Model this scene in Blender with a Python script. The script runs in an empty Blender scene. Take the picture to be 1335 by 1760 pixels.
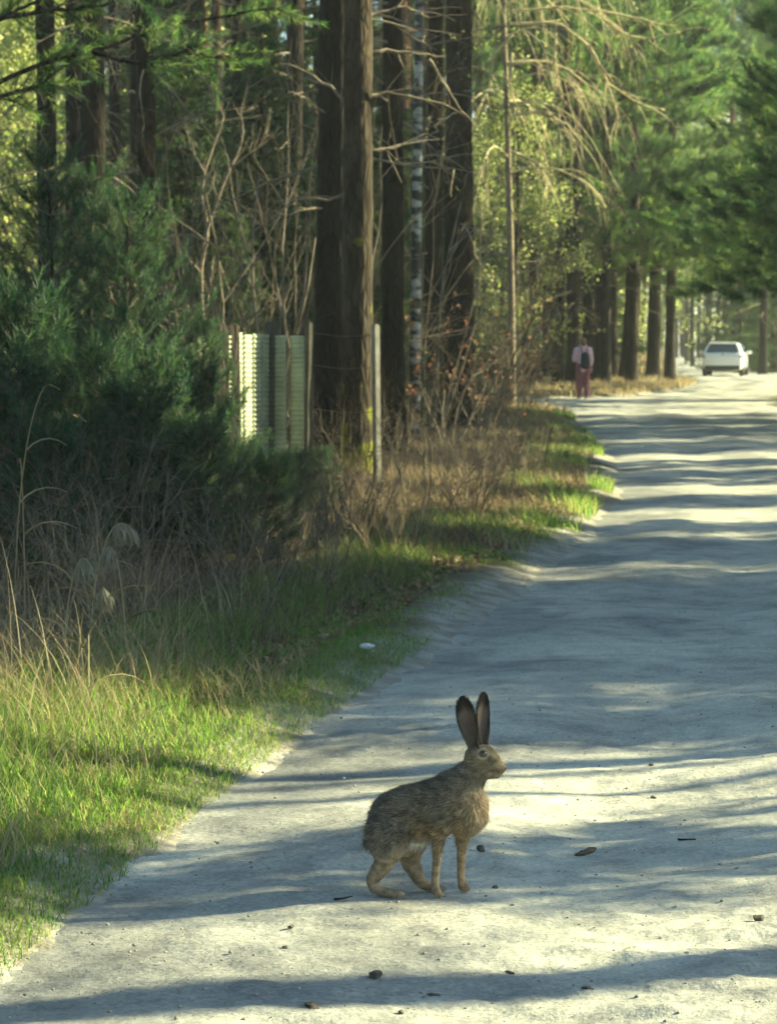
import bpy, bmesh, math, random
import numpy as np
from mathutils import Vector, Matrix

random.seed(11)
rng = np.random.default_rng(11)
R = math.radians
scene = bpy.context.scene
col = scene.collection

# ------------------------------------------------------------------ camera
F = 4776.0                     # focal length in photograph pixels
CAMZ = 1.6
PITCH = math.atan((880 - 582) / F)
cam_d = bpy.data.cameras.new('camera')
cam = bpy.data.objects.new('camera', cam_d)
col.objects.link(cam)
cam.location = (0, 0, CAMZ)
cam.rotation_euler = (math.pi / 2 - PITCH, 0, 0)
cam_d.sensor_fit = 'VERTICAL'
cam_d.sensor_height = 36
cam_d.lens = 36 * F / 1760
cam_d.clip_start = 0.5
cam_d.clip_end = 3000
cam_d.dof.use_dof = True
cam_d.dof.focus_distance = 8.0
cam_d.dof.aperture_fstop = 10.5
scene.camera = cam

# ------------------------------------------------------------------ light
SUN_EL = R(24)
SUN_AZ = R(13)                 # measured from +X towards +Y
SV = Vector((math.cos(SUN_EL) * math.cos(SUN_AZ), math.cos(SUN_EL) * math.sin(SUN_AZ), math.sin(SUN_EL)))
world = bpy.data.worlds.new('World')
scene.world = world
world.use_nodes = True
wn = world.node_tree
bg = wn.nodes['Background']
sky = wn.nodes.new('ShaderNodeTexSky')
sky.sky_type = 'NISHITA'
sky.sun_disc = False
sky.sun_elevation = SUN_EL
sky.sun_rotation = math.pi / 2 - SUN_AZ
sky.air_density = 1.0
sky.dust_density = 0.6
sky.ozone_density = 1.6
wn.links.new(sky.outputs[0], bg.inputs[0])
bg.inputs[1].default_value = 0.075
sun_d = bpy.data.lights.new('sun', 'SUN')
sun_d.energy = 5.0
sun_d.angle = R(0.5)
sun_d.color = (1.0, 0.86, 0.53)
sun = bpy.data.objects.new('sun', sun_d)
col.objects.link(sun)
sun.rotation_euler = SV.to_track_quat('Z', 'Y').to_euler()
scene.view_settings.view_transform = 'Standard'
scene.view_settings.look = 'None'
scene.view_settings.gamma = 1
scene.view_settings.use_curve_mapping = False
scene.view_settings.exposure = 1.98
scene.view_settings.use_white_balance = True
scene.view_settings.white_balance_temperature = 6250
scene.view_settings.white_balance_tint = -4
scene.cycles.use_denoising = True
scene.cycles.max_bounces = 3
scene.cycles.use_adaptive_sampling = True
scene.cycles.adaptive_threshold = 0.03
scene.cycles.diffuse_bounces = 2
scene.cycles.transmission_bounces = 4
scene.cycles.transparent_max_bounces = 6
scene.cycles.volume_bounces = 0
scene.cycles.caustics_reflective = False
scene.cycles.caustics_refractive = False
scene.cycles.sample_clamp_indirect = 6

# ------------------------------------------------------------------ pixel helpers
_fw = np.array((0, math.cos(PITCH), -math.sin(PITCH)))
_up = np.array((0, math.sin(PITCH), math.cos(PITCH)))
def ray(px, py):
    return np.array((1., 0, 0)) * (px - 667.5) / F + _up * (880 - py) / F + _fw
def at(px, py, Y):
    d = ray(px, py)
    return Vector(d * Y / d[1] + np.array((0, 0, CAMZ)))
def gnd(px, py, z=0.0):
    d = ray(px, py)
    return Vector(d * (z - CAMZ) / d[2] + np.array((0, 0, CAMZ)))
def X_at(px, Y):
    return at(px, 582, Y).x

# ------------------------------------------------------------------ noise, terrain
def _hash(ix, iy, s):
    h = (ix.astype(np.int64) * 374761393 + iy.astype(np.int64) * 668265263 + s * 1442695041) & 0xffffffff
    h = ((h ^ (h >> 13)) * 1274126177) & 0xffffffff
    return ((h ^ (h >> 16)) & 0xffff) / 65535.0
def vnoise(x, y, s=0):
    x = np.asarray(x, float); y = np.asarray(y, float)
    ix = np.floor(x); iy = np.floor(y); fx = x - ix; fy = y - iy
    fx = fx * fx * (3 - 2 * fx); fy = fy * fy * (3 - 2 * fy)
    a = _hash(ix, iy, s); b = _hash(ix + 1, iy, s); c = _hash(ix, iy + 1, s); d = _hash(ix + 1, iy + 1, s)
    return (a * (1 - fx) + b * fx) * (1 - fy) + (c * (1 - fx) + d * fx) * fy - 0.5
def fbm(x, y, s=0, o=4):
    t = 0; a = 1.0
    for k in range(o):
        t = t + a * vnoise(np.asarray(x) * 2 ** k, np.asarray(y) * 2 ** k, s + k); a *= 0.5
    return t

XLp = np.array([(-5, -2.92), (7.2, -1.14), (10.6, -.66), (15.2, .12), (18.5, .74), (22, 1.33), (28.5, 2.2), (35, 2.72), (43, 3.12), (55, 3.6),
                (61, 3.8), (65, 3.3), (68, 2.2), (72, 1.8), (75, 3.6), (79, 6.6), (90, 9.3), (105, 11.5), (121, 12.5), (150, 15.2), (220, 22.0), (320, 30)])
XRp = np.array([(-5, 3.3), (10, 5.3), (30, 7.4), (55, 9.1), (70, 9.8), (90, 13), (105, 16.2), (121, 18.4), (150, 21.5), (220, 29.5), (320, 40)])
def XL(d): return np.interp(d, XLp[:, 0], XLp[:, 1])
def XR(d): return np.interp(d, XRp[:, 0], XRp[:, 1])

def road_h(x, y):
    n = 0.040 * fbm(x * 0.5, y * 0.45, 3, 3)
    lat = x - XL(y) + .25 * fbm(y * .25, y * 0 + 5, 120, 2)
    n = n - .022 * np.exp(-((lat - 1.5) / .35) ** 2) - .022 * np.exp(-((lat - 3.1) / .35) ** 2) + .012 * np.exp(-((lat - 2.3) / .4) ** 2)
    n = n + 0.026 * fbm(x * 2.0, y * 2.8, 9, 3)
    near = np.clip((22 - y) / 12, 0, 1)
    m = np.clip(fbm(x * 0.6 + 7, y * 0.7, 21, 2) * 2 + 0.6, 0, 1)
    n = n + near * m * (0.030 * np.abs(fbm(x * 6, y * 9, 15, 3)))
    n = n + near * m * 0.009 * np.maximum(vnoise(x * 24, y * 24, 31) - 0.12, 0) * 2
    h0 = gnd(730, 1538); w = np.exp(-((x - h0.x) ** 2 + (y - h0.y) ** 2) / .30 ** 2)      # trodden flat where the hare stands
    return n * (1 - w) - .02
def land_h(x, y):
    x = np.asarray(x, float); y = np.asarray(y, float)
    l = XL(y) - x; r = x - XR(y)
    e = np.maximum(l, r)
    out = np.clip((e + .35) / 0.40, 0, 1)
    bank = 0.012 + 0.10 * np.clip(e / 2.0, 0, 1) + 0.10 * np.clip((e - 2) / 6, 0, 1)
    h = bank + 0.10 * fbm(x * .35, y * .35, 50, 3) * np.clip(e / 2, 0, 1) + 0.03 * fbm(x * 2, y * 2, 60, 2) * np.clip(e / .5 + .3, 0, 1)
    return -0.09 * (1 - out) + h * out
def lh(x, y): return float(land_h(np.array([x]), np.array([y]))[0])

# ------------------------------------------------------------------ mesh helpers
def np_mesh(name, V, F3=None, F4=None, rnd=None, colr=None, smooth=False):
    me = bpy.data.meshes.new(name)
    V = np.asarray(V, np.float32)
    n3 = 0 if F3 is None else len(F3); n4 = 0 if F4 is None else len(F4)
    me.vertices.add(len(V)); me.vertices.foreach_set('co', V.ravel())
    li = []
    if n3: li.append(np.asarray(F3, np.int32).ravel())
    if n4: li.append(np.asarray(F4, np.int32).ravel())
    li = np.concatenate(li)
    me.loops.add(len(li)); me.loops.foreach_set('vertex_index', li)
    st = np.concatenate([np.arange(n3) * 3, n3 * 3 + np.arange(n4) * 4]).astype(np.int32)
    me.polygons.add(n3 + n4); me.polygons.foreach_set('loop_start', st)
    me.polygons.foreach_set('loop_total', np.concatenate([np.full(n3, 3), np.full(n4, 4)]).astype(np.int32))
    me.polygons.foreach_set('use_smooth', np.full(n3 + n4, bool(smooth)))
    me.update(calc_edges=True)
    if rnd is not None:
        a = me.attributes.new('rnd', 'FLOAT', 'POINT'); a.data.foreach_set('value', np.asarray(rnd, np.float32))
    if colr is not None:
        a = me.attributes.new('fcol', 'FLOAT_COLOR', 'POINT')
        c = np.ones((len(V), 4), np.float32); c[:, :3] = colr
        a.data.foreach_set('color', c.ravel())
    me.validate()
    return me

class MB:
    """collects tubes, boxes and loose triangles, then links them as one mesh object"""
    def __init__(s): s.v = []; s.f3 = []; s.f4 = []; s.r = []; s.n = 0
    def add(s, V, f3=None, f4=None, r=None):
        V = np.asarray(V, float)
        if f3 is not None and len(f3): s.f3.append(np.asarray(f3) + s.n)
        if f4 is not None and len(f4): s.f4.append(np.asarray(f4) + s.n)
        s.v.append(V); s.n += len(V)
        if r is None: r = random.random()
        s.r.append(np.broadcast_to(np.asarray(r, float), (len(V),)))
    def tube(s, P, rad, k=6, r=None, cap=True, wob=0.0):
        P = np.asarray(P, float); n = len(P)
        rad = np.broadcast_to(np.asarray(rad, float), (n,))
        T = np.gradient(P, axis=0); T /= np.linalg.norm(T, axis=1)[:, None] + 1e-9
        ref = np.array((0, 0, 1.)) if abs(T[:, 2]).mean() < .8 else np.array((1., 0, 0))
        U = np.cross(T, ref); U /= np.linalg.norm(U, axis=1)[:, None] + 1e-9
        W = np.cross(T, U)
        a = np.arange(k) * 2 * math.pi / k
        rr = rad[:, None] * np.ones(k)[None]
        if wob: rr = rr * (1 + wob * (rng.random((n, k)) - .5))
        V = P[:, None] + rr[..., None] * (np.cos(a)[None, :, None] * U[:, None] + np.sin(a)[None, :, None] * W[:, None])
        i = np.arange(n - 1)[:, None] * k; j = np.arange(k)[None]; j2 = (j + 1) % k
        Q = np.stack([i + j, i + j2, i + k + j2, i + k + j], -1).reshape(-1, 4)
        f3 = None
        V = V.reshape(-1, 3)
        if cap:
            V = np.vstack([V, P[0], P[-1]]); b = n * k
            jj = np.arange(k)
            f3 = np.vstack([np.stack([np.full(k, b), (jj + 1) % k, jj], -1), np.stack([np.full(k, b + 1), (n - 1) * k + jj, (n - 1) * k + (jj + 1) % k], -1)])
        s.add(V, f3, Q, r)
    def box(s, c, size, M=None, r=None):
        h = np.array(size) / 2
        V = np.array([(x, y, z) for x in (-1, 1) for y in (-1, 1) for z in (-1, 1)], float) * h
        if M is not None: V = V @ np.array(M).T
        V = V + np.array(c)
        s.add(V, None, [(0, 1, 3, 2), (4, 6, 7, 5), (0, 4, 5, 1), (2, 3, 7, 6), (0, 2, 6, 4), (1, 5, 7, 3)], r)
    def scat(s, T, pos, rot, sc, r=None):
        TV, TF = T
        pos = np.asarray(pos, float); n = len(pos); m = len(TV)
        if n == 0: return
        V = np.einsum('nij,mj->nmi', rot, TV) * np.broadcast_to(np.asarray(sc, float), (n,))[:, None, None] + pos[:, None]
        Fa = (np.arange(n)[:, None, None] * m + TF[None]).reshape(-1, TF.shape[1])
        if r is None: r = rng.random(n)
        s.add(V.reshape(-1, 3), Fa if TF.shape[1] == 3 else None, Fa if TF.shape[1] == 4 else None, np.repeat(r, m))
    def mesh(s, name, smooth=False):
        return np_mesh(name, np.vstack(s.v), np.vstack(s.f3) if s.f3 else None, np.vstack(s.f4) if s.f4 else None, np.concatenate(s.r), smooth=smooth)
    def build(s, name, mat, parent=None, smooth=False):
        return link(name, s.mesh(name, smooth), mat, parent)

def link(name, me, mat, parent=None):
    o = bpy.data.objects.new(name, me); col.objects.link(o)
    if mat is not None and not me.materials: me.materials.append(mat)
    if parent is not None: o.parent = parent
    return o
def tag(o, label=None, cat=None, group=None, kind=None):
    if label: o['label'] = label
    if cat: o['category'] = cat
    if group: o['group'] = group
    if kind: o['kind'] = kind
    return o
def empty(name, loc=(0, 0, 0), rz=0, sc=1):
    o = bpy.data.objects.new(name, None); col.objects.link(o)
    o.location = loc; o.rotation_euler = (0, 0, rz); o.scale = (sc,) * 3 if np.isscalar(sc) else sc
    o.empty_display_size = .1
    return o
def dup(root, loc, rz=0, sc=1, label=None, cat=None, group=None, lean=(0, 0)):
    o = root.copy(); col.objects.link(o)
    o.location = loc; o.rotation_euler = (lean[0], lean[1], rz); o.scale = (sc,) * 3 if np.isscalar(sc) else sc
    for ch in root.children:
        c = ch.copy(); col.objects.link(c); c.parent = o
        for g in ch.children:
            e = g.copy(); col.objects.link(e); e.parent = c
    return tag(o, label, cat, group)
def frames(D, spin=None):
    D = np.asarray(D, float); D = D / (np.linalg.norm(D, axis=1)[:, None] + 1e-9)
    ref = np.where(np.abs(D[:, 2:3]) < .9, np.array([[0, 0, 1.]]), np.array([[1., 0, 0]]))
    U = np.cross(ref, D); U /= np.linalg.norm(U, axis=1)[:, None]
    W = np.cross(D, U)
    if spin is None: spin = rng.random(len(D)) * 2 * math.pi
    c, s_ = np.cos(spin)[:, None], np.sin(spin)[:, None]
    return np.stack([U * c + W * s_, -U * s_ + W * c, D], -1)

# ------------------------------------------------------------------ materials
def nt(name):
    m = bpy.data.materials.new(name); m.use_nodes = True
    t = m.node_tree
    for n in list(t.nodes):
        if n.type not in ('OUTPUT_MATERIAL',): t.nodes.remove(n)
    return m, t, next(n for n in t.nodes if n.type == 'OUTPUT_MATERIAL')
def nd(t, typ, **kw):
    n = t.nodes.new(typ)
    for k, v in kw.items():
        if k.startswith('i_'):
            key = k[2:]
            key = int(key) if key.isdigit() else key.replace('_', ' ')
            n.inputs[key].default_value = v
        else: setattr(n, k, v)
    return n
def c4(c): return (c[0], c[1], c[2], 1)
def ramp(t, fac, stops):
    n = t.nodes.new('ShaderNodeValToRGB')
    e = n.color_ramp.elements
    while len(e) < len(stops): e.new(0.5)
    for k, (p, c) in enumerate(stops): e[k].position = p; e[k].color = c4(c)
    t.links.new(fac, n.inputs[0]); return n.outputs[0]
def leaf_mat(name, cols, tcols, tmix=0.45, rough=.6, patch=0):
    """cols/tcols: ramp over the per-leaf random value, for reflected and transmitted light"""
    m, t, out = nt(name)
    a = nd(t, 'ShaderNodeAttribute', attribute_name='rnd')
    fac = a.outputs['Fac']
    if patch:
        tc = nd(t, 'ShaderNodeNewGeometry'); no = nd(t, 'ShaderNodeTexNoise', i_Scale=patch, i_Detail=2)
        t.links.new(tc.outputs['Position'], no.inputs['Vector'])
        mx = nd(t, 'ShaderNodeMix'); mx.inputs[0].default_value = .6
        t.links.new(fac, mx.inputs[2]); t.links.new(no.outputs['Fac'], mx.inputs[3]); fac = mx.outputs[0]
    k = len(cols)
    c = ramp(t, fac, [((i + .5) / k, cc) for i, cc in enumerate(cols)])
    ct = ramp(t, fac, [((i + .5) / k, cc) for i, cc in enumerate(tcols)])
    d = nd(t, 'ShaderNodeBsdfDiffuse'); tr = nd(t, 'ShaderNodeBsdfTranslucent'); mi = nd(t, 'ShaderNodeMixShader', i_0=tmix)
    t.links.new(c, d.inputs[0]); t.links.new(ct, tr.inputs[0])
    gl = nd(t, 'ShaderNodeBsdfGlossy', i_Roughness=rough); gl.inputs[0].default_value = (.5, .5, .45, 1)
    m2 = nd(t, 'ShaderNodeMixShader', i_0=0.05)
    t.links.new(d.outputs[0], mi.inputs[1]); t.links.new(tr.outputs[0], mi.inputs[2])
    t.links.new(mi.outputs[0], m2.inputs[1]); t.links.new(gl.outputs[0], m2.inputs[2])
    t.links.new(m2.outputs[0], out.inputs[0])
    return m
def solid(name, c, rough=.6, spec=.3, metal=0, var=0, vs=8, bump=0, bs=40, coat=0):
    m, t, out = nt(name)
    p = nd(t, 'ShaderNodeBsdfPrincipled'); p.inputs['Roughness'].default_value = rough
    p.inputs['Specular IOR Level'].default_value = spec; p.inputs['Metallic'].default_value = metal; p.inputs['Coat Weight'].default_value = coat
    t.links.new(p.outputs[0], out.inputs[0])
    tc = nd(t, 'ShaderNodeTexCoord')
    no = nd(t, 'ShaderNodeTexNoise', i_Scale=vs, i_Detail=4); t.links.new(tc.outputs['Object'], no.inputs['Vector'])
    lo = tuple(max(0, x * (1 - var)) for x in c); hi = tuple(min(1, x * (1 + var)) for x in c)
    t.links.new(ramp(t, no.outputs['Fac'], [(.3, lo), (.7, hi)]), p.inputs['Base Color'])
    if bump:
        n2 = nd(t, 'ShaderNodeTexNoise', i_Scale=bs, i_Detail=5); t.links.new(tc.outputs['Object'], n2.inputs['Vector'])
        b = nd(t, 'ShaderNodeBump', i_Strength=bump, i_Distance=.02); t.links.new(n2.outputs['Fac'], b.inputs['Height']); t.links.new(b.outputs[0], p.inputs['Normal'])
    return m
def bark_mat(name, low, mid, high, z0=3.0, z1=8.0, moss=None, bump=1.0):
    m, t, out = nt(name)
    p = nd(t, 'ShaderNodeBsdfPrincipled'); p.inputs['Roughness'].default_value = .9; p.inputs['Specular IOR Level'].default_value = .1
    g = nd(t, 'ShaderNodeNewGeometry'); sx = nd(t, 'ShaderNodeSeparateXYZ'); t.links.new(g.outputs['Position'], sx.inputs[0])
    mp = nd(t, 'ShaderNodeMapping'); mp.inputs['Scale'].default_value = (1, 1, .28); t.links.new(g.outputs['Position'], mp.inputs[0])
    vo = nd(t, 'ShaderNodeTexVoronoi', feature='DISTANCE_TO_EDGE', i_Scale=16); t.links.new(mp.outputs[0], vo.inputs['Vector'])
    no = nd(t, 'ShaderNodeTexNoise', i_Scale=9, i_Detail=6); t.links.new(mp.outputs[0], no.inputs['Vector'])
    mr = nd(t, 'ShaderNodeMapRange'); mr.inputs[1].default_value = z0; mr.inputs[2].default_value = z1; t.links.new(sx.outputs[2], mr.inputs[0])
    ad = nd(t, 'ShaderNodeMath', operation='ADD'); t.links.new(mr.outputs[0], ad.inputs[0])
    n3 = nd(t, 'ShaderNodeTexNoise', i_Scale=1.3, i_Detail=3); t.links.new(g.outputs['Position'], n3.inputs['Vector'])
    su = nd(t, 'ShaderNodeMath', operation='MULTIPLY_ADD'); su.inputs[1].default_value = .5; su.inputs[2].default_value = -.25
    t.links.new(n3.outputs['Fac'], su.inputs[0]); t.links.new(su.outputs[0], ad.inputs[1])
    base = ramp(t, ad.outputs[0], [(.1, low), (.5, mid), (.95, high)])
    var = ramp(t, no.outputs['Fac'], [(.3, (.5, .5, .5)), (.7, (1.4, 1.4, 1.4))])
    mu = nd(t, 'ShaderNodeMix', data_type='RGBA', blend_type='MULTIPLY'); mu.inputs[0].default_value = 1
    t.links.new(base, mu.inputs[6]); t.links.new(var, mu.inputs[7]); c = mu.outputs[2]
    crack = ramp(t, vo.outputs['Distance'], [(0.0, (.35, .33, .3)), (.12, (1, 1, 1))])
    m3 = nd(t, 'ShaderNodeMix', data_type='RGBA', blend_type='MULTIPLY'); m3.inputs[0].default_value = .8
    t.links.new(c, m3.inputs[6]); t.links.new(crack, m3.inputs[7]); c = m3.outputs[2]
    if moss:
        n4 = nd(t, 'ShaderNodeTexNoise', i_Scale=5, i_Detail=4); t.links.new(g.outputs['Position'], n4.inputs['Vector'])
        mz = nd(t, 'ShaderNodeMapRange'); mz.inputs[1].default_value = 1.6; mz.inputs[2].default_value = 0.0; mz.inputs[3].default_value = -.16; mz.inputs[4].default_value = .16
        t.links.new(sx.outputs[2], mz.inputs[0])
        a2 = nd(t, 'ShaderNodeMath', operation='ADD'); t.links.new(n4.outputs['Fac'], a2.inputs[0]); t.links.new(mz.outputs[0], a2.inputs[1])
        k = ramp(t, a2.outputs[0], [(.52, (0, 0, 0)), (.62, (1, 1, 1))])
        m4 = nd(t, 'ShaderNodeMix', data_type='RGBA'); t.links.new(k, m4.inputs[0]); t.links.new(c, m4.inputs[6]); m4.inputs[7].default_value = c4(moss); c = m4.outputs[2]
    t.links.new(c, p.inputs['Base Color'])
    b = nd(t, 'ShaderNodeBump', i_Strength=bump, i_Distance=.03); t.links.new(vo.outputs['Distance'], b.inputs['Height'])
    b2 = nd(t, 'ShaderNodeBump', i_Strength=.6, i_Distance=.02); t.links.new(no.outputs['Fac'], b2.inputs['Height']); t.links.new(b.outputs[0], b2.inputs['Normal'])
    t.links.new(b2.outputs[0], p.inputs['Normal']); t.links.new(p.outputs[0], out.inputs[0])
    return m
def birch_mat():
    m, t, out = nt('birch bark')
    p = nd(t, 'ShaderNodeBsdfPrincipled'); p.inputs['Roughness'].default_value = .75
    g = nd(t, 'ShaderNodeNewGeometry'); mp = nd(t, 'ShaderNodeMapping'); mp.inputs['Scale'].default_value = (2, 2, 5); t.links.new(g.outputs['Position'], mp.inputs[0])
    no = nd(t, 'ShaderNodeTexNoise', i_Scale=1.6, i_Detail=6); t.links.new(mp.outputs[0], no.inputs['Vector'])
    t.links.new(ramp(t, no.outputs['Fac'], [(.50, (.03, .028, .025)), (.60, (.36, .36, .32)), (.8, (.55, .54, .5))]), p.inputs['Base Color'])
    t.links.new(p.outputs[0], out.inputs[0]); return m
def ground_mat():
    m, t, out = nt('forest floor')
    p = nd(t, 'ShaderNodeBsdfPrincipled'); p.inputs['Roughness'].default_value = .95; p.inputs['Specular IOR Level'].default_value = .1
    g = nd(t, 'ShaderNodeNewGeometry')
    n1 = nd(t, 'ShaderNodeTexNoise', i_Scale=.7, i_Detail=5); n2 = nd(t, 'ShaderNodeTexNoise', i_Scale=14, i_Detail=6)
    for n in (n1, n2): t.links.new(g.outputs['Position'], n.inputs['Vector'])
    a = ramp(t, n1.outputs['Fac'], [(.35, (.075, .06, .035)), (.5, (.13, .10, .055)), (.68, (.07, .085, .03))])
    b = ramp(t, n2.outputs['Fac'], [(.3, (.45, .45, .45)), (.7, (1.5, 1.45, 1.3))])
    mu = nd(t, 'ShaderNodeMix', data_type='RGBA', blend_type='MULTIPLY'); mu.inputs[0].default_value = 1
    t.links.new(a, mu.inputs[6]); t.links.new(b, mu.inputs[7]); t.links.new(mu.outputs[2], p.inputs['Base Color'])
    sa = nd(t, 'ShaderNodeAttribute', attribute_name='sand')
    n3 = nd(t, 'ShaderNodeTexNoise', i_Scale=6, i_Detail=5); t.links.new(g.outputs['Position'], n3.inputs['Vector'])
    sc = ramp(t, n3.outputs['Fac'], [(.35, (.24, .22, .18)), (.65, (.42, .39, .33))])
    ms = nd(t, 'ShaderNodeMix', data_type='RGBA'); t.links.new(sa.outputs['Fac'], ms.inputs[0]); t.links.new(mu.outputs[2], ms.inputs[6]); t.links.new(sc, ms.inputs[7]); t.links.new(ms.outputs[2], p.inputs['Base Color'])
    bp = nd(t, 'ShaderNodeBump', i_Strength=.9, i_Distance=.04); t.links.new(n2.outputs['Fac'], bp.inputs['Height']); t.links.new(bp.outputs[0], p.inputs['Normal'])
    t.links.new(p.outputs[0], out.inputs[0]); return m
def road_mat():
    m, t, out = nt('packed sand and gravel')
    p = nd(t, 'ShaderNodeBsdfPrincipled'); p.inputs['Roughness'].default_value = .9; p.inputs['Specular IOR Level'].default_value = .2
    g = nd(t, 'ShaderNodeNewGeometry')
    def no(sc, det=5, r=.5):
        n = nd(t, 'ShaderNodeTexNoise', i_Scale=sc, i_Detail=det, i_Roughness=r); t.links.new(g.outputs['Position'], n.inputs['Vector']); return n.outputs['Fac']
    big = ramp(t, no(.8), [(.3, (.31, .31, .29)), (.5, (.45, .44, .39)), (.68, (.56, .54, .47))])
    mid = ramp(t, no(5, 6, .65), [(.33, (.70, .71, .72)), (.5, (1, 1, 1)), (.68, (1.18, 1.16, 1.12))])
    fine = ramp(t, no(60, 4, .7), [(.3, (.68, .68, .68)), (.55, (1.05, 1.05, 1.04)), (.75, (1.25, 1.24, 1.2))])
    c = big
    for k in (mid, fine):
        mu = nd(t, 'ShaderNodeMix', data_type='RGBA', blend_type='MULTIPLY'); mu.inputs[0].default_value = 1
        t.links.new(c, mu.inputs[6]); t.links.new(k, mu.inputs[7]); c = mu.outputs[2]
    # dark grit
    vo = nd(t, 'ShaderNodeTexVoronoi', i_Scale=22); t.links.new(g.outputs['Position'], vo.inputs['Vector'])
    sp = ramp(t, vo.outputs['Distance'], [(.07, (.42, .40, .38)), (.12, (1, 1, 1))])
    mu = nd(t, 'ShaderNodeMix', data_type='RGBA', blend_type='MULTIPLY'); mu.inputs[0].default_value = .7
    t.links.new(c, mu.inputs[6]); t.links.new(sp, mu.inputs[7]); c = mu.outputs[2]
    ga = nd(t, 'ShaderNodeAttribute', attribute_name='grit')
    gn = nd(t, 'ShaderNodeMath', operation='MULTIPLY_ADD'); gn.inputs[1].default_value = .9; gn.inputs[2].default_value = -.45; t.links.new(no(38, 5, .75), gn.inputs[0])
    gs = nd(t, 'ShaderNodeMath', operation='ADD'); t.links.new(ga.outputs['Fac'], gs.inputs[0]); t.links.new(gn.outputs[0], gs.inputs[1])
    gc = ramp(t, gs.outputs[0], [(.25, (1.0, .99, .96)), (.55, (.88, .88, .88)), (.85, (.64, .64, .65))])
    mg = nd(t, 'ShaderNodeMix', data_type='RGBA', blend_type='MULTIPLY'); mg.inputs[0].default_value = 1; t.links.new(c, mg.inputs[6]); t.links.new(gc, mg.inputs[7]); c = mg.outputs[2]
    t.links.new(c, p.inputs['Base Color'])
    b1 = nd(t, 'ShaderNodeBump', i_Strength=.55, i_Distance=.02); t.links.new(no(12, 6, .65), b1.inputs['Height'])
    b2 = nd(t, 'ShaderNodeBump', i_Strength=.4, i_Distance=.006); t.links.new(no(70, 4, .7), b2.inputs['Height']); t.links.new(b1.outputs[0], b2.inputs['Normal'])
    t.links.new(b2.outputs[0], p.inputs['Normal']); t.links.new(p.outputs[0], out.inputs[0]); return m
def attr_mat(name, rough=.8, trans=0.0):
    m, t, out = nt(name)
    a = nd(t, 'ShaderNodeAttribute', attribute_name='fcol')
    p = nd(t, 'ShaderNodeBsdfPrincipled'); p.inputs['Roughness'].default_value = rough; p.inputs['Specular IOR Level'].default_value = .15
    t.links.new(a.outputs['Color'], p.inputs['Base Color'])
    if trans:
        tr = nd(t, 'ShaderNodeBsdfTranslucent'); mi = nd(t, 'ShaderNodeMixShader', i_0=trans)
        t.links.new(a.outputs['Color'], tr.inputs[0]); t.links.new(p.outputs[0], mi.inputs[1]); t.links.new(tr.outputs[0], mi.inputs[2]); t.links.new(mi.outputs[0], out.inputs[0])
    else: t.links.new(p.outputs[0], out.inputs[0])
    return m

M = {}
M['ground'] = ground_mat(); M['road'] = road_mat()
M['bark'] = bark_mat('pine bark', (.022, .018, .015), (.042, .03, .022), (.22, .105, .055), 4.5, 12)
M['mossbark'] = bark_mat('mossy pine bark', (.055, .044, .032), (.085, .064, .045), (.24, .14, .08), moss=(.16, .17, .02))
M['darkbark'] = bark_mat('dark bark', (.045, .038, .032), (.05, .042, .035), (.07, .055, .045))
M['birch'] = birch_mat()
M['dead'] = solid('dead wood', (.22, .18, .13), .9, .1, var=.4, vs=20)
M['twig'] = solid('grey twigs', (.17, .14, .11), .9, .1, var=.4, vs=10)
M['twigtan'] = solid('tan twigs', (.30, .23, .15), .9, .1, var=.4, vs=10)
M['needle'] = leaf_mat('pine needles', [(.011, .034, .020), (.019, .050, .026), (.034, .072, .031)], [(.09, .23, .06), (.19, .36, .08), (.36, .48, .11)], .48)
M['needleblue'] = leaf_mat('young pine needles', [(.010, .032, .022), (.017, .045, .028), (.028, .062, .034)], [(.04, .12, .05), (.08, .18, .065), (.16, .26, .08)], .38)
M['needle2'] = leaf_mat('spruce needles', [(.011, .034, .018), (.019, .048, .021), (.032, .065, .024)], [(.05, .12, .04), (.09, .18, .04), (.15, .22, .04)], .35)
M['leaf'] = leaf_mat('spring leaves', [(.035, .07, .022), (.06, .095, .028), (.10, .12, .04)], [(.26, .36, .08), (.45, .52, .13), (.80, .78, .34)], .62)
M['brownleaf'] = leaf_mat('withered leaves', [(.12, .055, .035), (.16, .08, .05), (.22, .13, .09)], [(.26, .11, .06), (.34, .16, .09), (.42, .26, .17)], .35)
M['litter'] = leaf_mat('leaf litter', [(.12, .08, .045), (.24, .17, .10), (.38, .30, .19)], [(.2, .13, .06), (.3, .2, .1), (.4, .3, .18)], .2, patch=.9)
M['grass'] = leaf_mat('green grass', [(.035, .085, .022), (.06, .125, .028), (.11, .17, .04), (.28, .26, .11)], [(.16, .38, .05), (.30, .54, .07), (.46, .64, .12), (.6, .55, .22)], .55)
M['dry'] = leaf_mat('dry grass', [(.28, .21, .12), (.40, .31, .18), (.50, .42, .27)], [(.4, .3, .14), (.55, .43, .2), (.6, .5, .28)], .4)
M['stalk'] = leaf_mat('brown stalks', [(.09, .07, .05), (.16, .12, .08), (.26, .2, .13)], [(.15, .1, .06), (.25, .18, .1), (.35, .26, .15)], .3)
M['plume'] = leaf_mat('reed plumes', [(.30, .27, .20), (.42, .38, .29)], [(.42, .36, .22), (.5, .45, .3)], .45)
M['stone'] = solid('road stones', (.13, .115, .095), .9, .2, var=.45, vs=60, bump=.6, bs=120)
M['clod'] = solid('earth clods', (.16, .13, .10), .95, .1, var=.4, vs=80, bump=.6, bs=120)

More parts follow.
